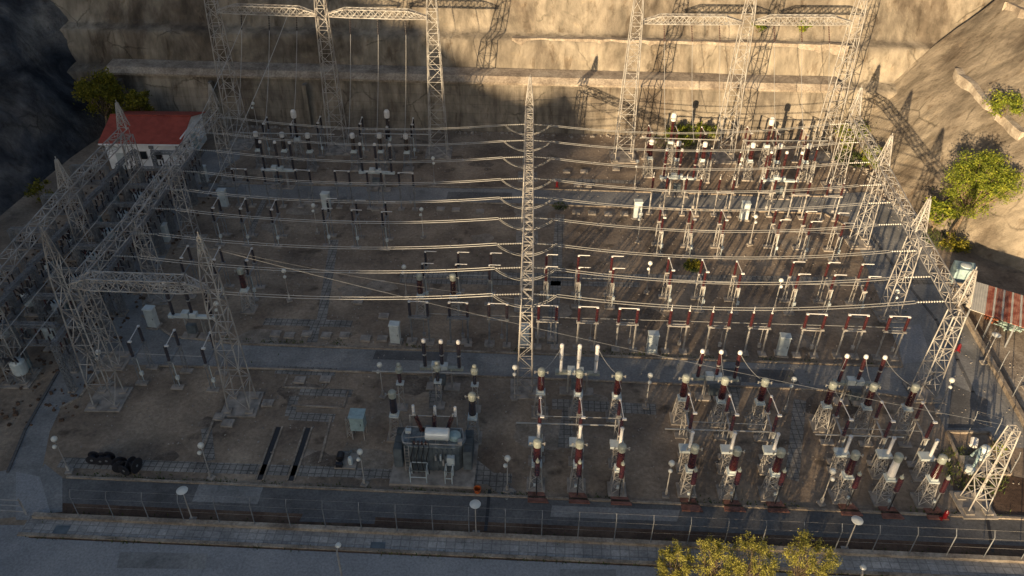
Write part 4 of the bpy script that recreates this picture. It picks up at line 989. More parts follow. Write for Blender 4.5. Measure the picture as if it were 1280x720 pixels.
# ---- lamps
LM = [(634, 614, 'in front of the middle gantry near the service road'), (832, 620, 'between left and middle front bays near the service road'), (1026, 630, 'between middle and right front bays near the service road'), (264, 598, 'front left, beside the trench covers'),
      (456, 606, 'front, left of the power transformer'), (87, 590, 'nearest the street corner at bottom left'), (362, 376, 'standing alone in the shaded yard left of centre'), (397, 292, 'behind it, in the shaded yard near the back road'), (529, 297, 'left of the middle gantry, second row'),
      (543, 231, 'on the back road below the left tall gantry'), (797, 303, 'sunlit, right of centre in front of the back road'), (937, 306, 'sunlit, between the two right disconnector groups'), (793, 235, 'beside the left leg of the right tall gantry'), (921, 232, 'between the two back right bays'),
      (808, 366, 'in the second row right of centre'), (508, 371, 'left of the dark open disconnectors'), (967, 388, 'between open disconnectors and portal row at right'), (479, 496, 'left of the ball-topped column behind the power transformer'),
      (643, 499, 'hidden against the foot of the middle gantry'), (1108, 402, 'at the foot of the second tower of the right gantry'), (1172, 515, 'at the foot of the nearest tower of the right gantry'), (807, 509, 'between left and middle bays at the middle road'), (981, 514, 'between middle and right bays at the middle road'),
      (138, 480, 'at the foot of the portal gantry by the left lane'), (322, 160, 'far back left under the wall'), (280, 418, 'right of the portal gantry leg')]
for x, y, l in LM: kind('lamp', make_lamp).put(G(x, y), 'two-globe lamp post, %s' % l, 'twin globe lamps in the yard', SITE+random.uniform(-.5, .5))
for x, y, l in ((241, 651, 'leftmost of the three along the front fence'), (595, 668, 'middle one of the three along the front fence'), (1056, 688, 'rightmost of the three along the front fence'), (1229, 454, 'sunlit, beside the plinth of the right lane'), (1282, 486, 'partly out of frame at the right edge')):
    kind('street', make_street).put(G(x, y), 'disc-headed lamp, %s' % l, 'disc-headed post lamps')
def make_roadlamp():
    r = thing('road_lamp', '', 'lamp'); footing(r, .5, .5)
    MB().bar((0, 0, .1), (0, 0, 5.6), .14, 8, .08).bar((0, 0, 5.55), (.05, .3, 5.75), .07).obj('pole', 'steel', r)
    MB().lathe((.05, .15, 5.78), [(.02, -.12), (.16, -.08), (.19, 0), (.14, .08), (.03, .11)], 12, None).obj('lamp_head', 'lampglobe', r); o = r.children[-1]; o.scale = (1, 1.9, 1); o.location = (0, -.1, 0)
    return r
for x, y, l in ((421, 684, 'left one of two at the street edge'), (1079, 712, 'right one of two at the street edge')):
    kind('road', make_roadlamp).put(g0(x, y, 5.78), 'taller lamp with an elongated white head, %s' % l, 'taller lamps at the street edge')

# ================================================================ POWER TRANSFORMER
c = g0(542, 543, 3.0); r = thing('power_transformer', 'large blue-grey power transformer with a bright horizontal conservator drum', 'transformer', (c.x, c.y-.1, 0), SITE)
MB().box((0, -.2, .12), (6.2, 4.2, .24)).obj('footing', 'concrete', r)
tk = MB(); n = 10; prof = []
for sx, a0 in ((1, -pi/2), (-1, pi/2)):
    for i in range(n+1):
        a = a0+pi*i/n; prof.append((sx*1.35*1+cos(a)*.95*1, sin(a)*.95))
m = len(prof); tk.add([(x, y, .3) for x, y in prof]+[(x, y, 2.75) for x, y in prof], [tuple(range(m-1, -1, -1)), tuple(range(m, 2*m))]+[(i, (i+1) % m, m+(i+1) % m, m+i) for i in range(m)])
tko = tk.obj('tank', 'tank', r)
rib = MB()
for i in range(9): rib.box((-1.4+i*.35, -.99, 1.5), (.06, .12, 2.3))
for i in range(9): rib.box((-1.4+i*.35, .99, 1.5), (.06, .12, 2.3))
rib.obj('stiffener', 'tank', tko)
MB().lathe((0, 0, 0), [(1, 0), (1, .07)], 4).v
lid = MB(); pr2 = [(x*1.04, y*1.07) for x, y in prof]; lid.add([(x, y, 2.753) for x, y in pr2]+[(x, y, 2.84) for x, y in pr2], [tuple(range(m-1, -1, -1)), tuple(range(m, 2*m))]+[(i, (i+1) % m, m+(i+1) % m, m+i) for i in range(m)]); lid.obj('lid', simple('weathered_lid_paint', (.19, .215, .225), .55, 0, .3, 3), r)
for s in (-1, 1):
    for k in range(3):
        rd = MB()
        for i in range(9): rd.box((s*(2.55+.0), -1.0+k*.78+i*.075, 1.55), (.62, .025, 1.9))
        rd.bar((s*2.3, -1.0+k*.78+.3, 2.4), (s*2.84, -1.0+k*.78+.3, 2.4), .1, 8).bar((s*2.3, -1.0+k*.78+.3, .7), (s*2.84, -1.0+k*.78+.3, .7), .1, 8); rd.obj('radiator', 'tank', r)
MB().lathe((-.55, -.35, 3.55), [(.1, 0), (.40, .03), (.46, .08), (.46, 1.72), (.40, 1.77), (.1, 1.8)], 20, (1, 0, 0)).obj('conservator', simple('bright_conservator_paint', (.66, .68, .66), .35, .2, .05, 2), r, smooth=False)
for x in (-.3, 1.0): MB().bar((x, -.35, 2.8), (x, -.35, 3.2), .12).obj('conservator_bracket', 'steel', r)
MB().bar((-2.0, -.45, 3.1), (-.5, -.4, 3.3), .07, 6).obj('oil_pipe', 'steel', r)
for i, (x, dx) in enumerate(((-1.2, -.38), (0, 0), (1.2, .32))):
    ax = Vector((dx, .25, 1)).normalized(); bs = Vector((x*.75, .55, 2.84))
    bo = MB().lathe(bs, [(.2, 0), (.2, .2)], 12, ax).sheds(bs+ax*.2, .17, 1.15, 12, .68, .11, ax).obj('bushing', 'brown', r)
    MB().bar(bs+ax*1.35, bs+ax*1.65, .08, 8).ball(bs+ax*1.6, .09, 8).obj('terminal', 'alu', bo)
for i in range(4):
    bs = Vector((-1.3+i*.28, -.78, 2.84)); MB().lathe(bs, [(.07, 0), (.11, .08), (.07, .16), (.11, .24), (.05, .34)], 8).obj('small_bushing', 'brown', r)
cb_ = MB()
for i in range(4):
    x = -1.45+i*.38; cb_.tube([(x, -.8, 3.15), (x+.12, -1.12, 2.9), (x-.1, -1.3, 1.9), (x+.05, -1.35, .4)], .035, 6)
cb_.obj('cable', 'cable', r)
MB().lathe((1.55, 0, 2.84), [(.42, 0), (.46, .05), (.46, .3), (.36, .42), (.1, .46)], 16).obj('tap_changer', 'teal', r)
for (x0, x1, zz) in ((-1.55, -.35, 1.5), (1.0, 1.5, 1.5)):
    fr = MB()
    for y in (-2.1, -1.3): fr.bar((x0, y, .2), (x0, y, zz), .06).bar((x1, y, .2), (x1, y, zz), .06).bar((x0, y, zz), (x1, y, zz), .06)
    for z_ in (.8, zz): fr.bar((x0, -2.1, z_), (x1, -2.1, z_), .06).bar((x0, -2.1, z_), (x0, -1.3, z_), .06).bar((x1, -2.1, z_), (x1, -1.3, z_), .06)
    fr.obj('cable_support', 'paint', r)
MB().box((1.35, -1.15, 1.7), (.55, .35, .8)).obj('control_box', 'paint', r)
pipe = MB().tube([(-2.1, -.8, 2.95), (2.0, -.8, 2.95), (2.25, -.2, 2.95), (2.0, .85, 2.95), (-2.1, .85, 2.95), (-2.3, .0, 2.95), (-2.1, -.8, 2.95)], .045, 6)
for x in (-1.8, -.9, .2, 1.1, 1.9): pipe.bar((x, -.8, 2.84), (x, .85, 3.0), .05)
pipe.obj('oil_pipe', 'steel', r)
for k, (x, y, w_, d_, h_) in enumerate([(-1.9, .35, .4, .3, .3), (-1.5, -.35, .25, .5, .22), (.35, .3, .5, .25, .2), (1.0, .75, .3, .2, .35), (-.5, .8, .35, .2, .28), (2.0, -.6, .3, .3, .4)]):
    MB().box((x, y, 2.84+h_/2), (w_, d_, h_)).obj('fitting_box', ('paint', 'tank', 'steel')[k % 3], r)
for k in range(5): MB().box((.25+k*.18, -1.12, 1.9-(k % 2)*.5), (.12, .2, .5)).obj('meter_box', ('steel', 'tank', 'paint')[k % 3], r)
ld = MB()
for x in (-2.0, -1.7): ld.bar((x, -1.2, .25), (x, -1.05, 2.9), .045)
for k in range(8): ld.bar((-2.0, -1.19+k*.018, .5+k*.3), (-1.7, -1.19+k*.018, .5+k*.3), .035)
ld.obj('ladder', 'steel', r)
pp = MB().bar((-1.9, 1.25, 3.7), (1.6, 1.35, 3.65), .09, 8)
for x in (-1.9, 1.6): pp.bar((x, 1.3, .2), (x, 1.3, 3.7), .1)
pp.obj('busbar_support', 'steel', r)
for i, x in enumerate((-1.6, 0, 1.5)): MB().sheds((x, 1.3, 3.75), .12, .95, 10, .8, .12).obj('post_insulator', 'white', r)
# auxiliary cabinet on its frame
c = G(450, 545); r = thing('auxiliary_cabinet', 'blue-grey cabinet on a raised frame left of the power transformer', 'cabinet', c, SITE)
fr = MB()
for x in (-.45, .45):
    for y in (-.4, .4): MB().bar((x, y, 0), (x, y, 1.0), .08).obj('leg', 'steel', r)
MB().box((0, 0, 1.7), (1.05, .9, 1.38)).obj('body', 'teal', r); MB().box((0, 0, 2.43), (1.2, 1.1, .07)).obj('roof', 'teal', r)
d = MB().box((0, -.465, 1.7), (.9, .03, 1.2)).obj('door', 'teal', r); MB().box((.3, -.49, 1.7), (.04, .04, .2)).obj('handle', 'cable', d)
MB().lattice((-.75, 0, 0), (-.75, 0, 1.9), .4, .3, 4, (1, 0, 0), .05, .04).obj('side_frame', 'steel', r)
# pump / valve set beside it
c = G(434, 577); r = thing('pump_set', 'dark pump set with pipes standing below the blue-grey cabinet', 'pump', c, SITE)
MB().box((0, 0, .08), (1.6, 1.5, .16)).obj('footing', 'concrete', r); MB().lathe((-.5, -.2, .45), [(.1, 0), (.28, .02), (.28, .6), (.1, .65)], 12, (0, 1, 0)).obj('motor', 'cable', r)
MB().tube([(-.5, .5, .45), (.1, .5, .45), (.1, .1, .45), (.4, .1, 1.1)], .09, 8).obj('pipe', 'tank', r); MB().lathe((.35, -.3, .16), [(.18, 0), (.2, .5), (.12, .7)], 10).obj('filter', 'paint', r); MB().box((-.45, -.6, .3), (.5, .3, .35)).obj('base_block', 'rubber', r)

# ================================================================ BUILDINGS
A = G(140, 211); Bp = G(232, 212); Dp = Vector((-39.6, 93.8, 0))
c = A; ux = (Bp-A).normalized(); L_ = (Bp-A).length; uy = Vector((-ux.y, ux.x, 0)); ang = atan2(ux.y, ux.x); hw = 3.7; dp = 8.4
r = thing('control_building', 'white-walled control building with a red tiled gable roof at the back left', 'building', A, ang)
w = MB(); w.box((L_/2, dp/2, hw/2), (L_, dp, hw)); w.add([(0, 0, hw), (0, dp, hw), (0, dp/2, hw+1.35), (L_, 0, hw), (L_, dp, hw), (L_, dp/2, hw+1.35)], [(0, 2, 1), (3, 4, 5)]); w.obj('wall', 'wall_white', r)
rf = MB(); ov = .45
for s in (0, 1):
    e = -ov if s == 0 else dp+ov; ez = hw-ov*1.35/(dp/2)+.03; rz_ = hw+1.38
    rf.add([(-ov, e, ez), (L_+ov, e, ez), (L_+ov, dp/2, rz_), (-ov, dp/2, rz_), (-ov, e, ez+.12), (L_+ov, e, ez+.12), (L_+ov, dp/2, rz_+.12), (-ov, dp/2, rz_+.12)],
           [(0, 1, 2, 3), (7, 6, 5, 4), (0, 4, 5, 1), (1, 5, 6, 2), (3, 2, 6, 7), (0, 3, 7, 4)])
ro = rf.obj('roof', 'roof_red', r); MB().box((L_/2, dp/2, hw+1.53), (L_+2*ov, .3, .1)).obj('ridge_cap', 'roof_red', ro)
MB().box((L_/2, -ov-.04, hw-.2), (L_+2*ov, .1, .14)).obj('gutter', 'wall_white', r)
MB().box((L_+ov+.04, dp*.25, hw+.62), (.08, dp/2+.9, .16)).obj('bargeboard', 'wall_white', r); r.children[-1].rotation_euler = (0, 0, 0)
for i, (x, ww) in enumerate(((4.4, .9), (6.2, .9))):
    f = MB().box((x, -.02, 1.9), (ww, .08, 1.1)).obj('window', 'steel', r); MB().box((x, -.065, 1.9), (ww-.12, .02, .98)).obj('pane', 'glass', f)
f = MB().box((1.5, -.02, 1.1), (1.0, .08, 2.15)).obj('door', 'paint', r); MB().box((1.85, -.08, 1.1), (.05, .05, .2)).obj('handle', 'cable', f)
f = MB().box((L_+.02, 4.6, 1.5), (.08, 1.6, 2.3)).obj('door', 'teal', r); MB().box((L_+.07, 4.1, 1.4), (.04, .06, .2)).obj('handle', 'cable', f)
for y in (1.2, 2.6): f = MB().box((L_+.02, y, 2.3), (.08, .8, .9)).obj('window', 'steel', r); MB().box((L_+.065, y, 2.3), (.02, .68, .78)).obj('pane', 'glass', f)
MB().box((5.55, -.1, 3.0), (.5, .2, .35)).lathe((5.55, -.2, 2.5), [(.05, 0), (.18, .05), (.05, .3)], 10).obj('wall_lamp', 'steel_dark', r)
MB().box((L_+.35, 6.4, 1.0), (.5, .9, .6)).obj('air_conditioner', 'paint', r)
MB().box((2.2, -.12, 2.6), (.16, .12, 2.1)).obj('downpipe', 'steel', r); MB().box((8.6, -.12, 2.6), (.16, .12, 2.1)).obj('downpipe', 'steel', r)
# rusted shed on the right
q = [G(1218, 352, 3.0), G(1300, 376, 3.0), G(1300, 417, 2.6), G(1212, 387, 2.6)]
r = thing('storage_shed', 'open shed with a rust-streaked corrugated roof at the right edge', 'shed')
w = MB(); 
for a, c in ((q[0], q[1]),): w.add([(a.x, a.y, 0), (c.x, c.y, 0), (c.x, c.y, 2.9), (a.x, a.y, 2.9), (a.x, a.y-.15, 0), (c.x, c.y-.15, 0), (c.x, c.y-.15, 2.9), (a.x, a.y-.15, 2.9)], [(0, 1, 2, 3), (7, 6, 5, 4), (0, 3, 7, 4), (1, 5, 6, 2), (3, 2, 6, 7)])
w.obj('back_wall', 'concrete', r)
def slab(pts, th): 
    m_ = MB(); n = len(pts); m_.add([tuple(p) for p in pts]+[(p[0], p[1], p[2]+th) for p in pts], [tuple(range(n-1, -1, -1)), tuple(range(n, 2*n))]+[(i, (i+1) % n, n+(i+1) % n, n+i) for i in range(n)]); return m_
def lerpq(f): return q[0].lerp(q[1], f), q[3].lerp(q[2], f)
t0, b0 = lerpq(.0); t1, b1 = lerpq(.22); slab([b0, b1, t1, t0], .06).obj('roof_sheet', 'zinc', r)
o = r.children[-1]; o['label'] = 'bare grey roof sheet'
for k in range(6):
    f0 = .222+k*.13; f1 = f0+.098; t0, b0 = lerpq(f0); t1, b1 = lerpq(f1); slab([b0, b1, t1, t0], .05).obj('roof_sheet', 'rust', r); r.children[-1]['label'] = 'rusty red roof sheet'
    t0, b0 = lerpq(f1+.001); t1, b1 = lerpq(f1+.031); slab([b0, b1, t1, t0], .055).obj('roof_sheet', 'zinc', r)
for f_ in (.0, .33, .66, .98):
    t0, b0 = lerpq(f_); MB().bar((b0.x+.1, b0.y+.1, 0), (b0.x+.1, b0.y+.1, 2.6), .14).obj('post', 'steel_dark', r)
c = G(1204, 358); r = thing('water_tank', 'squat grey metal tank between gantry and rusty shed', 'tank', (c.x, c.y+.8, 0), radians(-15))
MB().box((0, 0, 1.0), (2.0, 1.7, 1.8), 0, .96).obj('body', 'teal', r); MB().lathe((0, 0, 1.9), [(.5, 0), (.5, .1), (.15, .16)], 14).obj('lid', 'paint', r); MB().box((0, 0, .06), (2.3, 2.0, .12)).obj('footing', 'concrete', r)
c = G(1222, 377); r = thing('concrete_pit', 'low open concrete pit with a yellowish rim beside the rusty shed', 'pit', (c.x-.8, c.y+.5, 0), radians(-15))
MB().box((0, 1.0, .5), (2.6, .2, 1.0)).box((0, -1.0, .5), (2.6, .2, 1.0)).box((-1.2, 0, .5), (.2, 1.8, 1.0)).box((1.2, 0, .5), (.2, 1.8, 1.0)).obj('rim', 'plinth', r); MB().box((0, 0, .3), (2.2, 1.8, .05)).obj('floor', 'dirt', r)
# pile of debris below the shed
rnd = random.Random(3)
for i, (x, y, mt, nm, lb) in enumerate(((1240, 398, 'brick', 'brick_pile', 'heap of orange bricks under the front edge of the rusty shed'), (1262, 408, 'green', 'pipe_pile', 'pile of green and pale pipes beside the orange bricks'))):
    p = G(x, y); mbp = MB()
    for k in range(90): mbp.box((p.x+rnd.gauss(0, .45), p.y+rnd.gauss(0, .35), .1+rnd.random()*.45), (.3, .16, .12) if i == 0 else (1.2, .1, .1), rnd.random()*3)
    tag(mbp.obj(nm, mt), lb, 'pile')

# ================================================================ FENCES
def fence(name, label, base, post_xy, arm, pl=(.35, .35), ph=2.35, plh=.3, mat='plinth'):
    r = thing(name, label, 'fence'); mbp = MB()
    for a, c in zip(base[:-1], base[1:]):
        a = Vector(a); c = Vector(c); d = c-a; mbp.box(((a.x+c.x)/2, (a.y+c.y)/2, plh/2), (d.length, pl[0], plh), atan2(d.y, d.x))
    mbp.obj('plinth', mat, r); tops = []
    for p in post_xy:
        p = Vector(p); MB().bar((p.x, p.y, plh-.05), (p.x, p.y, ph), .06).bar((p.x, p.y, ph), (p.x+arm[0], p.y+arm[1], ph+.42), .045).obj('post', 'steel_dark', r); tops.append(p)
    w = MB()
    for z in (1.3, 2.2): w.tube([(p.x, p.y, z) for p in tops], .006, 3)
    for k in (.95,): w.tube([(p.x+arm[0]*k, p.y+arm[1]*k, ph+.42*k) for p in tops], .006, 3)
    w.obj('wire_strands', 'steel', r); return r
pl = line_at(673.2, -33.2, 60)
xs = [-29.9+2.47*i for i in range(36)]
def on(pl, x): return Vector((x, pl[0].y+(x-pl[0].x)*tan(SITE), 0))
fence('perimeter_fence', 'long wire fence with slanted post tops on a pale plinth along the street', pl, [on(pl, x) for x in xs if x < 59], (0, .30))
e0, e1 = G(1212, 409), G(1278, 527)
far = G(1168, 318)
ps = [e0.lerp(e1, f) for f in (-.25, .08, .3, .55, .8, 1.05)]
fence('side_fence', 'sunlit wire fence on a stepped plinth along the right lane', [G(1190, 372), e0, e1, G(1330, 640)], ps, (.25, .2), ph=2.2, plh=.45)
ps = [G(1183, 541), G(1209, 541.5), G(1236, 541.5)]
fence('enclosure_fence', 'small wire enclosure on a low kerb round a valve set at the bottom right', [G(1183, 541), G(1236, 542), G(1262, 594), G(1205, 592), G(1183, 541)], [G(1210, 541.5), G(1240, 550), G(1246, 568), G(1262, 593)], (0, 0.1), (.2, .2), 1.9, .2)
# gate at the bottom left
g_ = G(0, 655); r = thing('entrance_gate', 'low pale sliding gate at the bottom left corner of the yard', 'gate')
a = G(-20, 640); c = G(33, 643); MB().bar((a.x, a.y, 1.5), (c.x, c.y, 1.5), .06).bar((a.x, a.y, .3), (c.x, c.y, .3), .06).bar((a.x, a.y, .9), (c.x, c.y, .9), .04).obj('rail', 'steel', r)
for e in (a, c): MB().bar((e.x, e.y, 0), (e.x, e.y, 1.7), .12).obj('gate_post', 'steel', r)
# valve set in the enclosure
c = G(1222, 583); r = thing('valve_set', 'small grey valve set with round tank inside the bottom right enclosure', 'valve', c)
MB().box((0, 0, .1), (2.2, 1.8, .2)).obj('footing', 'concrete', r); MB().lathe((.55, .7, .2), [(.4, 0), (.42, .9), (.3, 1.15), (.1, 1.2)], 14).obj('tank', 'paint', r)
MB().tube([(-.7, -.5, .2), (-.7, -.5, 1.3), (-.2, .3, 1.6), (-.2, .8, .3)], .12, 8).obj('pipe', 'teal', r); MB().lathe((-.45, .75, 1.3), [(.1, 0), (.28, .05), (.28, .7), (.1, .75)], 12, (.3, .6, .3)).obj('cylinder', 'white', r)
MB().lathe((-1.0, -.6, .1), [(.35, 0), (.38, .4), (.1, .5)], 12).obj('cap', 'paint', r)

# ================================================================ THE OLD YARD AT THE LEFT
def make_oil():
    r = thing('oil_breaker', '', 'circuit breaker'); footing(r, 1.8, 1.4)
    for lx, ly in ((-.5, -.4), (.5, -.4), (-.5, .4), (.5, .4)): MB().bar((lx, ly, .1), (lx, ly, .8), .1).obj('leg', 'steel_dark', r)
    MB().lathe((0, 0, .75), [(.2, 0), (.55, .15), (.6, .3), (.6, 1.3), (.5, 1.5), (.15, 1.62)], 16).obj('tank', 'paint', r)
    MB().box((.85, 0, 1.1), (.4, .5, .8)).obj('drive_housing', 'teal', r)
    for k in range(3):
        for s in (-1, 1):
            ax = Vector((s*.45, (k-1)*.2, 1)).normalized(); b_ = Vector((s*.25, (k-1)*.32, 2.2)); MB().sheds(b_, .09, .9, 8, .65, .12, ax).obj('bushing', 'black', r)
    return r
def make_rack():
    r = thing('switch_rack', '', 'switchgear'); 
    for s in (-1, 1):
        footing(r, .6, .6, c=(s*1.9, 0)); MB().lattice((s*1.9, 0, .1), (s*1.9, 0, 5.0), .4, .35, 8, (1, 0, 0), .06, .04).obj('lattice_post', 'steel_dark', r)
    for z in (3.1, 5.0): MB().lattice((-1.9, 0, z), (1.9, 0, z), .35, .35, 8, (0, 1, 0), .05, .035).obj('crossbeam', 'steel_dark', r)
    for k in range(3):
        for y in (-.35, .35):
            MB().sheds((-1.1+k*1.1, y, 3.3), .09, .8, 8, .6, .12).obj('insulator', 'black', r)
        MB().bar((-1.1+k*1.1, -.5, 4.15), (-1.1+k*1.1, .6, 4.2), .05, 6).obj('blade', 'alu', r)
    for k in range(3): MB().sheds((-1.1+k*1.1, 0, 4.8), .08, .7, 8, .6, .12, (0, 0, -1)).obj('hanging_insulator', 'brown', r)
    return r
sp = [(22, 455), (62, 412), (72, 382), (95, 350), (116, 322), (136, 292), (154, 270), (173, 246), (193, 226)]
for i, (x, y) in enumerate(sp):
    kind('oil', make_oil).put(g0(x, y, 1.8), 'pale round-tank breaker in the old left yard, %s of nine counted from the near end' % ['first', 'second', 'third', 'fourth', 'fifth', 'sixth', 'seventh', 'eighth', 'ninth'][i], 'round-tank breakers in the old yard', radians(90+random.uniform(-6, 6)))
for i in range(9):
    kind('rack', make_rack).put((-39.0, 50.5+i*3.9, 0), 'dark switch rack inside the outermost left gantry, %s of nine from the near end' % ['first', 'second', 'third', 'fourth', 'fifth', 'sixth', 'seventh', 'eighth', 'ninth'][i], 'switch racks in the old yard', 0)
for i in range(10):
    kind('rack').put((-36.2, 50.0+i*3.4, 0), 'dark switch rack between lane gantry and old yard, %s of ten from the near end' % ['first', 'second', 'third', 'fourth', 'fifth', 'sixth', 'seventh', 'eighth', 'ninth', 'tenth'][i], 'switch racks beside the left gantry', radians(90))
for i in range(9):
    kind('rack').put((-43.3, 49.0+i*3.9, 0), 'dark switch rack just outside the outermost left gantry, %s of nine from the near end' % ['first', 'second', 'third', 'fourth', 'fifth', 'sixth', 'seventh', 'eighth', 'ninth'][i], 'switch racks outside the outermost gantry', radians(84))
for i in range(7):
    kind('oilb', make_oil).put((-44.6, 49.5+i*4.6, 0), 'pale round-tank breaker beyond the outermost left gantry, %s of seven from the near end' % ['first', 'second', 'third', 'fourth', 'fifth', 'sixth', 'seventh'][i], 'round-tank breakers beyond the outermost gantry', radians(90+random.uniform(-6, 6)))
for i in range(5):
    kind('rack').put((-46.5, 52+i*6.5, 0), 'dark switch rack beyond the outermost left gantry, %s of five from the near end' % ['first', 'second', 'third', 'fourth', 'fifth'][i], 'switch racks beyond the outermost gantry', 0)
for k, x in enumerate((-40.2, -37.6)):
    mbb = MB().tube([(x, 46, 5.6), (x, 82, 5.6)], .035, 6); tag(mbb.obj('busbar_tube', 'alu'), 'long straight tube over the old yard, the %s of the two' % ['outer', 'inner'][k], 'busbar', 'tubes over the old yard')
rnd = random.Random(77)
i = 0
# short cast supports and stone heaps between the racks
rb = MB()
for k in range(900):
    x = rnd.uniform(-50, -34.8); y = rnd.uniform(44, 86); s = rnd.uniform(.06, .28); rb.box((x, y, s*.3), (s*rnd.uniform(.8, 1.8), s, s*.8), rnd.random()*3, .7)
o = rb.obj('rubble', 'dirt'); o['kind'] = 'stuff'
# gravel and loose stones all over the yard
rb = MB()
for k in range(5200):
    x = rnd.uniform(-33, 44); y = rnd.uniform(39, 98); s = rnd.uniform(.03, .11); rb.box((x, y, s*.25), (s*rnd.uniform(.8, 1.8), s, s*.7), rnd.random()*3, .6)
for k in range(900):       # fallen rubble along the foot of wall and slope
    if k % 2: x = rnd.uniform(-45, 43); y = 98.6-x*.035-abs(rnd.gauss(0, .5))
    else:
        f = rnd.random(); a_ = Vector((43.6, 95)); b2 = Vector((45.6, 75)); q_ = a_.lerp(b2, f); x = q_.x-abs(rnd.gauss(0, .6)); y = q_.y
    s = rnd.uniform(.08, .4)*rnd.random(); rb.box((x, y, s*.3), (s*rnd.uniform(.8, 1.6), s, s*.8), rnd.random()*3, .6)
o = rb.obj('loose_stones', 'concrete'); o['kind'] = 'stuff'

# ================================================================ LOOSE OBJECTS
def make_reel(label, c, r_, w_, rz, tilt=0):
    r = thing('cable_reel', label, 'reel', c, rz, 'dark reels and tyres by the kerb'); MB().lathe((0, -w_/2, r_), [(r_, 0), (r_, .06), (r_*.45, .07), (r_*.45, w_-.07), (r_, w_-.06), (r_, w_)], 16, (0, 1, 0)).obj('drum', 'rubber', r)
    MB().lathe((0, -w_/2-.02, r_), [(.1, 0), (.1, w_+.04)], 8, (0, 1, 0)).obj('hub', 'steel_dark', r); return r
for i, (x, y, rr, rz, l) in enumerate(((118, 577, .42, .1, 'leftmost small dark reel by the kerb at the front left'), (128, 578, .40, .2, 'second small dark reel by the kerb at the front left'), (137, 578, .45, .0, 'third dark reel by the kerb at the front left, next to the tall ones'),
                                      (152, 587, .55, .5, 'large dark reel in the middle of the row at the front left'), (160, 591, .5, -.3, 'large dark reel at the near side of the row at the front left'), (170, 588, .6, 1.3, 'rightmost dark reel standing on edge at the front left'))):
    make_reel(l, G(x, y), rr, .55, rz)
def make_extinguisher(label, c, rz=0):
    r = thing('wheeled_extinguisher', label, 'extinguisher', c, rz, 'red wheeled extinguishers'); r.scale = (.75, .75, .75); MB().lathe((0, 0, .3), [(.1, 0), (.2, .06), (.2, .85), (.1, 1.0), (.05, 1.1)], 12).obj('cylinder', 'red', r)
    for s in (-1, 1): MB().lathe((s*.26, .1, .2), [(.2, -.03), (.2, .03)], 12, (1, 0, 0)).obj('wheel', 'red', r)
    MB().tube([(-.15, .15, .3), (-.15, .25, 1.2), (.15, .25, 1.2), (.15, .15, .3)], .02, 6).obj('handle', 'cable', r); return r
make_extinguisher('red wheeled extinguisher on the service road at the bottom right', G(1179, 650), .4)
make_extinguisher('red wheeled extinguisher in the shade of the back yard, right of the middle gantry', G(696, 236))
make_extinguisher('red extinguisher at the foot of the nearest tower of the right gantry', G(1196, 441), -.3)
c = G(505, 572); r = thing('sand_box', 'small orange-red sand box left of the power transformer', 'box', c, SITE); MB().box((0, 0, .3), (.6, .5, .6)).obj('body', 'orange', r); MB().box((0, 0, .63), (.66, .56, .06)).obj('lid', 'orange', r)
c = G(597, 616); r = thing('bucket', 'round orange bucket at the edge of the service road', 'bucket', c); MB().lathe((0, 0, 0), [(.2, 0), (.27, .45), (.29, .5), (.25, .5), (.2, .1)], 14).obj('shell', 'orange', r); MB().tube([(-.27, 0, .48), (-.1, -.25, .5), (.1, -.25, .5), (.27, 0, .48)], .015, 5).obj('handle', 'cable', r)
c = G(1033, 340); 
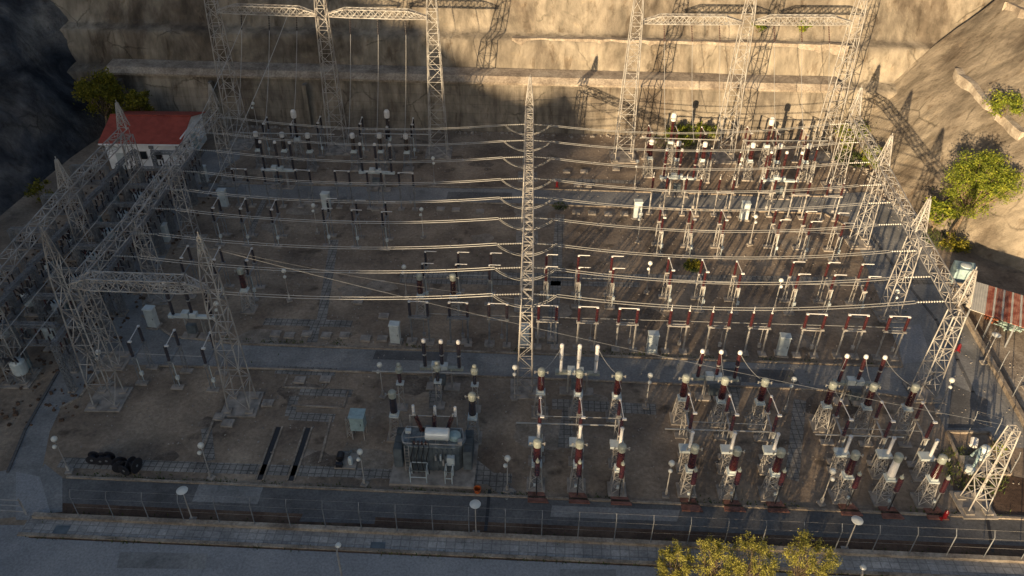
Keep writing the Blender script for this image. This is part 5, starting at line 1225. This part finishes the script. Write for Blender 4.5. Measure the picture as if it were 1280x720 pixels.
# unused foundation blocks
FB = [('in the row behind the middle road', [(345, 418), (362, 420), (384, 418), (408, 420), (431, 420), (457, 424), (478, 424)]),
      ('behind the middle road near the dark breaker', [(515, 427), (537, 428), (583, 428), (612, 430)]), ('in front of the middle road left of the transformer', [(375, 476), (407, 475)]),
      ('beside the front left trench bay', [(335, 505), (275, 522), (285, 530)]), ('at the back road, right of centre', [(720, 266), (740, 267), (760, 268), (780, 268)]),
      ('at the back road by the middle gantry', [(551, 262), (570, 263), (600, 265)]), ('in the shaded row along the back road', [(385, 255), (412, 255), (470, 262)]),
      ('beyond the back road near the red extinguisher', [(708, 215), (730, 215), (770, 212)]), ('at the far edge of the back road near centre', [(722, 232), (735, 233)]),
      ('in the open shaded yard left of centre', [(448, 378), (480, 396)]), ('just right of the middle gantry foot', [(675, 420), (690, 424)])]
proto = None
for where, pts in FB:
    for i, (x, y) in enumerate(pts):
        lab = '%s low bare concrete block %s' % (('left', 'right')[i] if len(pts) == 2 else od(i, len(pts)), where)
        if proto is None:
            mbx = MB().box((0, 0, .09), (.9, .75, .18)).box((0, 0, .2), (.5, .4, .05)); proto = tag(mbx.obj('foundation_block', 'concrete', loc=G(x, y)), lab, 'block', 'unused foundation blocks'); o = proto
        else:
            o = proto.copy(); COL.objects.link(o); o.location = G(x, y); o['label'] = lab
        o.rotation_euler = (0, 0, SITE)
# street drain grate and manholes
for x, y, l in ((472, 684, 'dark square drain grate in the pavement left of centre'), (76, 663, 'dark square drain grate in the pavement at the bottom left')):
    c = G(x, y, .05); tag(MB().box((0, 0, 0), (1.0, .8, .02)).obj('drain_grate', 'tank', loc=(c.x, c.y, .055)), l, 'drain')

# ================================================================ CAMERA, LIGHT, RENDER
cam = bpy.data.cameras.new('camera'); co = bpy.data.objects.new('camera', cam); COL.objects.link(co); scene.camera = co
cam.sensor_width = 36; cam.lens = F/1280*36; cam.clip_end = 5000; cam.clip_start = .5
co.location = (0, 0, H)
rot = Matrix.Rotation(radians(90)-PITCH, 3, 'X') @ Matrix.Rotation(ROLL, 3, 'Z'); co.rotation_euler = rot.to_euler()
w = bpy.data.worlds.new('World'); scene.world = w; w.use_nodes = True; nt = w.node_tree
sky = nt.nodes.new('ShaderNodeTexSky'); sky.sky_type = 'NISHITA'; sky.sun_disc = False; sky.sun_elevation = SEL
sky.sun_rotation = radians(180)+SAZ; sky.altitude = 500; sky.air_density = 1.0; sky.dust_density = 2.6; sky.ozone_density = 1.0
bg = nt.nodes['Background']; bg.inputs['Strength'].default_value = .07; nt.links.new(sky.outputs[0], bg.inputs['Color'])
sl = bpy.data.lights.new('sun', 'SUN'); so = bpy.data.objects.new('sun', sl); COL.objects.link(so)
sl.energy = 5.0; sl.angle = radians(.5); sl.color = (1, .745, .44)
dirv = Vector((sin(SAZ)*cos(SEL), cos(SAZ)*cos(SEL), -sin(SEL))); so.rotation_euler = dirv.to_track_quat('-Z', 'Y').to_euler(); so.location = (-100, -150, 80)
scene.render.engine = 'CYCLES'
scene.view_settings.view_transform = 'Standard'; scene.view_settings.look = 'None'; scene.view_settings.exposure = 1.25; scene.view_settings.gamma = 1; scene.view_settings.use_curve_mapping = False
scene.render.resolution_x = 1024; scene.render.resolution_y = 576
scene.cycles.max_bounces = 5
